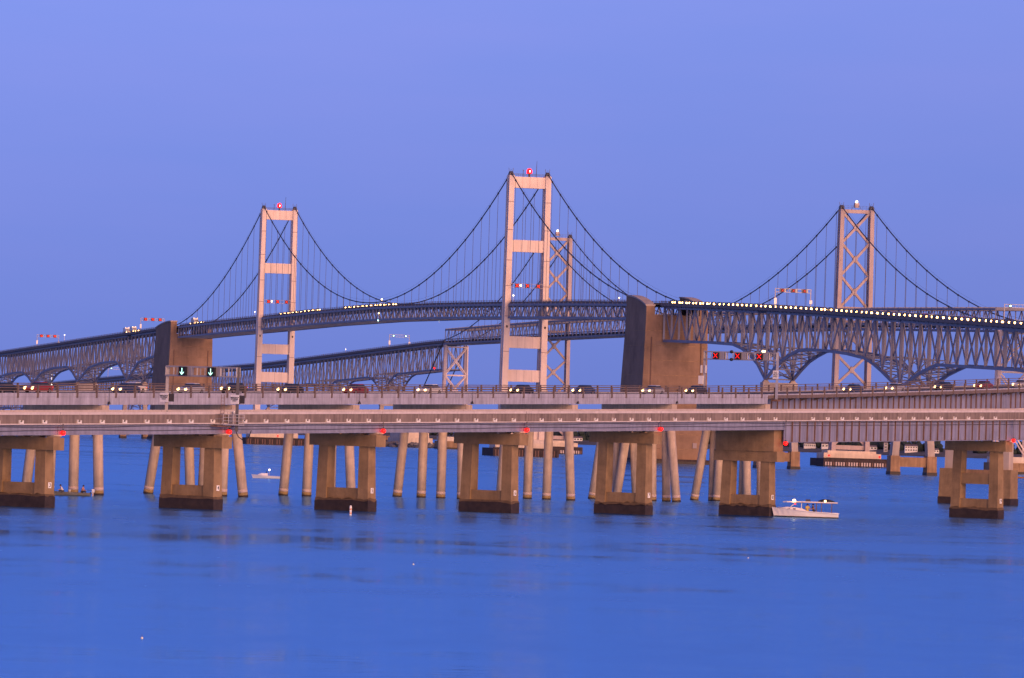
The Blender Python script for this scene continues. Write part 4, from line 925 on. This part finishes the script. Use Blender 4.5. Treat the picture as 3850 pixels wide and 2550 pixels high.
s = -330.0
while s > -424: on_w(s, .6); s -= random.uniform(6, 8)
s = -455.0
while s > -664: on_w(s, -3.0); s -= random.uniform(7, 12)
s = -470.0
while s > -664: on_w(s, .6); s -= random.uniform(6, 8)
for i in range(12): on_w(215 + i * 8.8 + random.uniform(-1, 1), 5.0)
for i in range(10): on_w(372 + i * 9 + random.uniform(-1, 1), 5.0)
for s, lab in ((668, 'white box truck with headlights just coming off the small anchorage'), (838, 'white box truck on the distant truss below the red gantry'), (858, 'white box truck following close behind another on the distant truss')):
    vehicle('truck', 'w', W(s, 4.3, zW(s) - 1.15), W(s - 5, 4.3, zW(s - 5)) - W(s, 4.3, zW(s)), lab, 'trucks on the newer high bridge')
for s in (650, 659, 678, 822, 830): on_w(s, 4.3)

# ------------------------------------------------------------------ people (continuous skinned bodies)
def skin_mesh(par, name, verts, edges, radii, mt, m, root=0):
    me = bpy.data.meshes.new(name); me.from_pydata(verts, edges, []); me.materials.append(MATS[mt])
    o = bpy.data.objects.new(name, me); link(o, par, m)
    o.modifiers.new('Skin', 'SKIN')
    for i, r in enumerate(radii): me.skin_vertices[0].data[i].radius = (r, r)
    me.skin_vertices[0].data[root].use_root = True
    sb = o.modifiers.new('Sub', 'SUBSURF'); sb.levels = sb.render_levels = 1
    return o
def person(pos, heading, label, shirt, trousers, hat, seated=True, lean=.15):
    m = M.Translation(V(pos)) @ frame(heading)
    T = thing('person', label, 'person', pos, 'people in the boats', frame(heading))
    if seated:
        hip = (0, 0, .12); knees = [(.42, .12, .22), (.42, -.12, .22)]; feet = [(.46, .13, -.2), (.46, -.13, -.2)]; toes = [(.62, .13, -.22), (.62, -.13, -.22)]
    else:
        hip = (0, 0, .92); knees = [(.05, .12, .50), (.05, -.12, .50)]; feet = [(0, .13, .08), (0, -.13, .08)]; toes = [(.18, .13, .04), (.18, -.13, .04)]
    x0, z0 = hip[0], hip[2]
    ch = (x0 + lean, 0, z0 + .36); nk = (x0 + lean * 1.4, 0, z0 + .52); hd = (x0 + lean * 1.7, 0, z0 + .64); tp = (x0 + lean * 1.75, 0, z0 + .76)
    sh = [(ch[0], .20, z0 + .46), (ch[0], -.20, z0 + .46)]; el = [(ch[0] + .10, .27, z0 + .20), (ch[0] + .10, -.27, z0 + .20)]; ha = [(ch[0] + .33, .18, z0 + .16), (ch[0] + .33, -.18, z0 + .16)]; fi = [(ch[0] + .42, .16, z0 + .15), (ch[0] + .42, -.16, z0 + .15)]
    vs = [hip, ch, nk, hd, tp] + sh + el + ha + fi + [(hip[0] + .02, .10, z0 - .02), (hip[0] + .02, -.10, z0 - .02)] + knees + feet + toes
    ed = [(0, 1), (1, 2), (2, 3), (3, 4), (1, 5), (1, 6), (5, 7), (6, 8), (7, 9), (8, 10), (9, 11), (10, 12), (0, 13), (0, 14), (13, 15), (14, 16), (15, 17), (16, 18), (17, 19), (18, 20)]
    ra = [.13, .14, .06, .095, .08, .07, .07, .05, .05, .038, .038, .03, .03, .09, .09, .065, .065, .05, .05, .04, .04]
    skin_mesh(T, 'body', vs, ed, ra, 'skin', m)
    skin_mesh(T, 'shirt', [hip, ch, (nk[0], 0, nk[2] - .05)] + sh + el, [(0, 1), (1, 2), (1, 3), (1, 4), (3, 5), (4, 6)], [.155, .175, .09, .09, .09, .065, .065], shirt, m)
    skin_mesh(T, 'trousers', [(hip[0], 0, z0 + .02), vs[13], vs[14]] + knees + [tuple(a + (b - a) * .85 for a, b in zip(k_, f_)) for k_, f_ in zip(knees, feet)], [(0, 1), (0, 2), (1, 3), (2, 4), (3, 5), (4, 6)], [.155, .11, .11, .085, .085, .07, .07], trousers, m)
    c = m @ V((hd[0] - .02, 0, hd[2] + .03)); lathe(T, 'hat' if hat else 'hair', c, [(.135, 0), (.13, .06), (.10, .13), (.03, .165)], 'hair' if not hat else hat, 10)
    return T

# ------------------------------------------------------------------ boats
def hull(par, m, L, beam_, sheer, mt, keel=-.3, flare=1.12, name='hull', z_low=None):
    "stations from stern to bow; sheer(u) gives gunwale height"
    rs = []
    for k in range(13):
        u = k / 12; x = -L / 2 + L * u; w = beam_ / 2 * (1 - max(0, (u - .45) / .55) ** 2.2) + .02; zs = sheer(u); xs = x + (.0 if u < .9 else 0)
        low = w * (.86 if u < .5 else .86 - .5 * (u - .5))
        rs.append([m @ V(p) for p in ((xs + (.25 * u ** 6), -w * flare if u < .99 else -.03, zs), (xs - .04 * u, -low, .12), (xs - .10 * u, -low * .6, keel + .1), (xs - .12 * u, 0, keel), (xs - .10 * u, low * .6, keel + .1), (xs - .04 * u, low, .12), (xs + (.25 * u ** 6), w * flare if u < .99 else .03, zs), (xs + .2 * u ** 6, 0, zs - .10))])
    return loft(par, name, rs, mt)
# white workboat
bp = V((38.3, 765.6, 0)); bh = V((-1, .06, 0)); bm_ = M.Translation(bp) @ frame(bh)
T = thing('workboat', 'white wooden workboat with long canopy roof lying beside pier 8', 'boat', bp, None, frame(bh))
sheer = lambda u: .60 + .10 * u + .52 * u ** 2.2
hull(T, bm_, 8.3, 2.7, sheer, 'hull_white', flare=1.03)
P = lambda x, y, z: bm_ @ V((x, y, z))
def boot(u): return .11
rs = []
for k_ in range(13):
    u = k_ / 12; w = (2.7 / 2 * (1 - max(0, (u - .45) / .55) ** 2.2) + .02) * (.90 if u < .5 else .90 - .5 * (u - .5)) + .03
    rs.append([P(-4.16 + 8.25 * u, -w, -.2), P(-4.16 + 8.25 * u, w, -.2), P(-4.16 + 8.25 * u, w, .14), P(-4.16 + 8.25 * u, -w, .14)])
loft(T, 'boot_stripe', rs, 'black')
tr = []
for x, w, h in ((3.3, .35, .12), (2.6, .75, .34), (1.6, .95, .42), (.6, 1.0, .42), (.1, 1.05, .25), (-.4, 1.1, .06)):
    z = sheer((x + 4.15) / 8.3) - .06; tr.append([P(x, -w, z), P(x, -w * .85, z + h), P(x, w * .85, z + h), P(x, w, z)])
loft(T, 'trunk_cabin', tr, 'cabin_white')
for sg in (1, -1):
    for x, w, h in ((2.2, .34, .14), (1.5, .34, .15)): box(T, 'cabin_window', P(x, sg * .93, sheer(.7) + .14), (w, .06, h), 'glass', bh)
    g = [P(-4.1 + 8.0 * u, sg * (1.36 * (1 - max(0, (u - .45) / .55) ** 2.2) * 1.1), sheer(u) + .03) for u in frange(0, .97, 12)]
    tube(T, 'rub_rail', g, .05, 'cabin_white', 6)
loft(T, 'windscreen', [[P(2.0, -.85, 1.38), P(2.0, .85, 1.38), P(1.3, .85, 1.9), P(1.3, -.85, 1.9)], [P(1.9, -.85, 1.36), P(1.9, .85, 1.36), P(1.2, .85, 1.9), P(1.2, -.85, 1.9)]], 'glass')
for sg in (1, -1):
    beam(T, 'windscreen_frame', P(2.0, sg * .88, 1.3), P(1.25, sg * .88, 1.95), .08, .08, 'white_paint'); beam(T, 'windscreen_frame', P(.6, sg * .95, 1.1), P(.6, sg * .95, 1.95), .08, .08, 'white_paint')
    for x in (-1.3, -1.95, -3.25): beam(T, 'canopy_post', P(x, sg * 1.12, .62), P(x, sg * 1.08, 1.92), .09, .09, 'rust')
loft(T, 'canopy_roof', [[P(x, -w, z), P(x, w, z), P(x, w * .9, z + .13), P(x, -w * .9, z + .13)] for x, w, z in ((3.0, .5, 1.84), (2.5, .95, 1.88), (0, 1.2, 1.92), (-4.0, 1.2, 1.92))], 'hull_white')
box(T, 'canopy_edge', P(-1.2, 0, 1.90), (5.6, 2.44, .05), 'rust', bh)
gear = [(-2.0, .3, .22), (-2.5, .5, .28), (-3.0, .4, .2), (-3.4, .3, .14)]
loft(T, 'roof_gear', [[P(x, -w, 2.04), P(x, w, 2.04), P(x, w * .7, 2.04 + h), P(x, -w * .7, 2.04 + h)] for x, w, h in [(-1.5, .35, .16), (-2.1, .6, .36), (-2.9, .6, .34), (-3.6, .4, .12)]], 'black')
loft(T, 'life_raft', [ring(P(.1, 0, 2.16), bh, .16, 8), ring(P(-.5, 0, 2.16), bh, .16, 8)], 'dark_steel')
lathe(T, 'deck_light', P(1.55, 1.0, 2.0), [(.08, 0), (.20, .06), (.20, .22), (.08, .3)], 'lamp_warm', 8); lathe(T, 'port_light', P(1.4, 1.08, 1.62), [(.05, 0), (.10, .05), (.05, .14)], 'red_lamp', 6)
lathe(T, 'stern_light', P(-2.4, .9, 2.05), [(.05, 0), (.13, .05), (.13, .18), (.05, .24)], 'lamp_warm', 8)
box(T, 'engine_box', P(-.9, 0, .45), (1.3, .9, .6), 'cabin_white', bh); beam(T, 'transom_deck', P(-4.1, -1.1, .6), P(-4.1, 1.1, .6), .3, .06, 'cabin_white')
person(P(-.15, .45, .02), (.2, -1, 0), 'person in yellow oilskins standing under the workboat canopy', 'oilskin_yellow', 'oilskin_yellow', None, False, .04)
person(P(-1.0, .35, .02), (-1, -.3, 0), 'person in a brown jacket standing aft under the workboat canopy', 'jacket_brown', 'trousers', None, False, .10)

# olive skiff with outboard and two anglers
sp_ = V((-54.6, 749.5, 0)); sh_ = V((-1, .03, 0)); sm_ = M.Translation(sp_) @ frame(sh_); Q = lambda x, y, z: sm_ @ V((x, y, z))
T = thing('fishing_skiff', 'low olive skiff with pale outboard motor drifting behind pier 3', 'boat', sp_, None, frame(sh_))
hull(T, sm_, 4.9, 1.7, lambda u: .40 + .14 * u ** 2, 'hull_olive', -.15)
for x in (-1.4, -.1, 1.0): box(T, 'thwart', Q(x, 0, .36), (.28, 1.45, .06), 'timber', sh_)
loft(T, 'gunwale', [[Q(x, -w, z), Q(x, w, z), Q(x, w, z + .05), Q(x, -w, z + .05)] for x, w, z in ((-2.44, .92, .36), (-2.3, .93, .36))], 'hull_olive')
mo = loft(T, 'outboard_motor', [[Q(x, -w, z), Q(x, w, z), Q(x + .34, w, z), Q(x + .34, -w, z)] for x, w, z in ((-2.95, .12, .46), (-3.0, .17, .6), (-3.0, .17, .78), (-2.95, .13, .88))], 'white_paint')
box(mo, 'motor_leg', Q(-2.78, 0, .18), (.16, .14, .7), 'salt', sh_); box(mo, 'motor_clamp', Q(-2.52, 0, .42), (.24, .26, .14), 'black', sh_); beam(mo, 'tiller', Q(-2.7, 0, .72), Q(-2.05, .1, .76), .05, .05, 'black')
person(Q(1.0, 0, .42), (-1, -.35, 0), 'person in a white shirt and dark cap bending forward in the skiff', 'shirt_white', 'trousers', 'hair', True, .20)
person(Q(-1.4, 0, .42), (.9, -.3, 0), 'person in a reddish shirt sitting by the outboard of the skiff', 'shirt_red', 'trousers', None, True, .12)
c = thing('bait_bucket', 'small white bucket standing amidships in the skiff', 'bucket', Q(.15, .1, .39)); lathe(c, 'pail', Q(.15, .1, .39), [(.14, 0), (.17, .32), (.18, .33), (.18, .36)], 'white_paint', 12); tube(c, 'handle', [Q(.15, -.08, .72), Q(.15, .1, .84), Q(.15, .28, .72)], .012, 'dark_steel', 5)

def runabout(pos, head, L, label, hullm, lampm):
    m = M.Translation(V(pos)) @ frame(head); X = lambda x, y, z: m @ V((x, y, z))
    T = thing('motorboat', label, 'boat', pos, 'small motorboats on the bay', frame(head))
    hull(T, m, L, L * .36, lambda u: .45 + .25 * u ** 2, hullm, -.2); loft(T, 'cuddy', [[X(x, -w, .45), X(x, -w * .8, h), X(x, w * .8, h), X(x, w, .45)] for x, w, h in ((L * .32, .3, .7), (L * .18, .65, .95), (-.1, .7, .95))], 'cabin_white')
    box(T, 'windscreen', X(.1, 0, 1.15), (.06, 1.1, .4), 'glass', head); tube(T, 'light_mast', [X(-.4, 0, .4), X(-.4, 0, 1.45)], .04, 'galvanised', 6); lathe(T, 'mast_light', X(-.4, 0, 1.42), [(.06, 0), (.16, .08), (.16, .24), (.06, .3)], lampm, 8)
runabout((-43.3, 1078, 0), (-1, .1, 0), 5.2, 'tiny motorboat with a white mast light between piers 4 and 5', 'hull_white', 'lamp_white')
runabout((167.6, 1975, 0), (-1, .2, 0), 7.5, 'small motorboat with orange hull side at the view edge beyond pier 9', 'orange', 'lamp_warm')

# ------------------------------------------------------------------ buoys and floats
T = thing('spar_buoy', 'white cylindrical marker buoy with orange bands floating before pier 5', 'buoy', (-17.1, 656.8, 0))
lathe(T, 'float', (-17.1, 656.8, -.5), [(.10, 0), (.13, .2), (.13, 1.45), (.11, 1.55), (.03, 1.6)], 'white_paint', 14)
for z in (.18, .62): lathe(T, 'orange_band', (-17.1, 656.8, z), [(.128, 0), (.137, .01), (.137, .12), (.128, .13)], 'orange', 14)
for x, y, r, lab in ((-15.9, 264.3, .06, 'tiny white crab pot float alone in the open foreground water'), (-6.5, 425.9, .07, 'tiny pale crab pot float on open water below pier 5'), (19.8, 487.7, .07, 'tiny pale crab pot float on open water below pier 8')):
    T = thing('pot_float', lab, 'buoy', (x, y, 0), 'crab pot floats')
    lathe(T, 'float', (x, y, -r * .6), [(r * .4, 0), (r, r * .7), (r, r * 1.4), (r * .4, r * 2)], 'white_paint', 10); tube(T, 'stick', [(x, y, r), (x, y, r * 3.2)], .008, 'rust', 5)
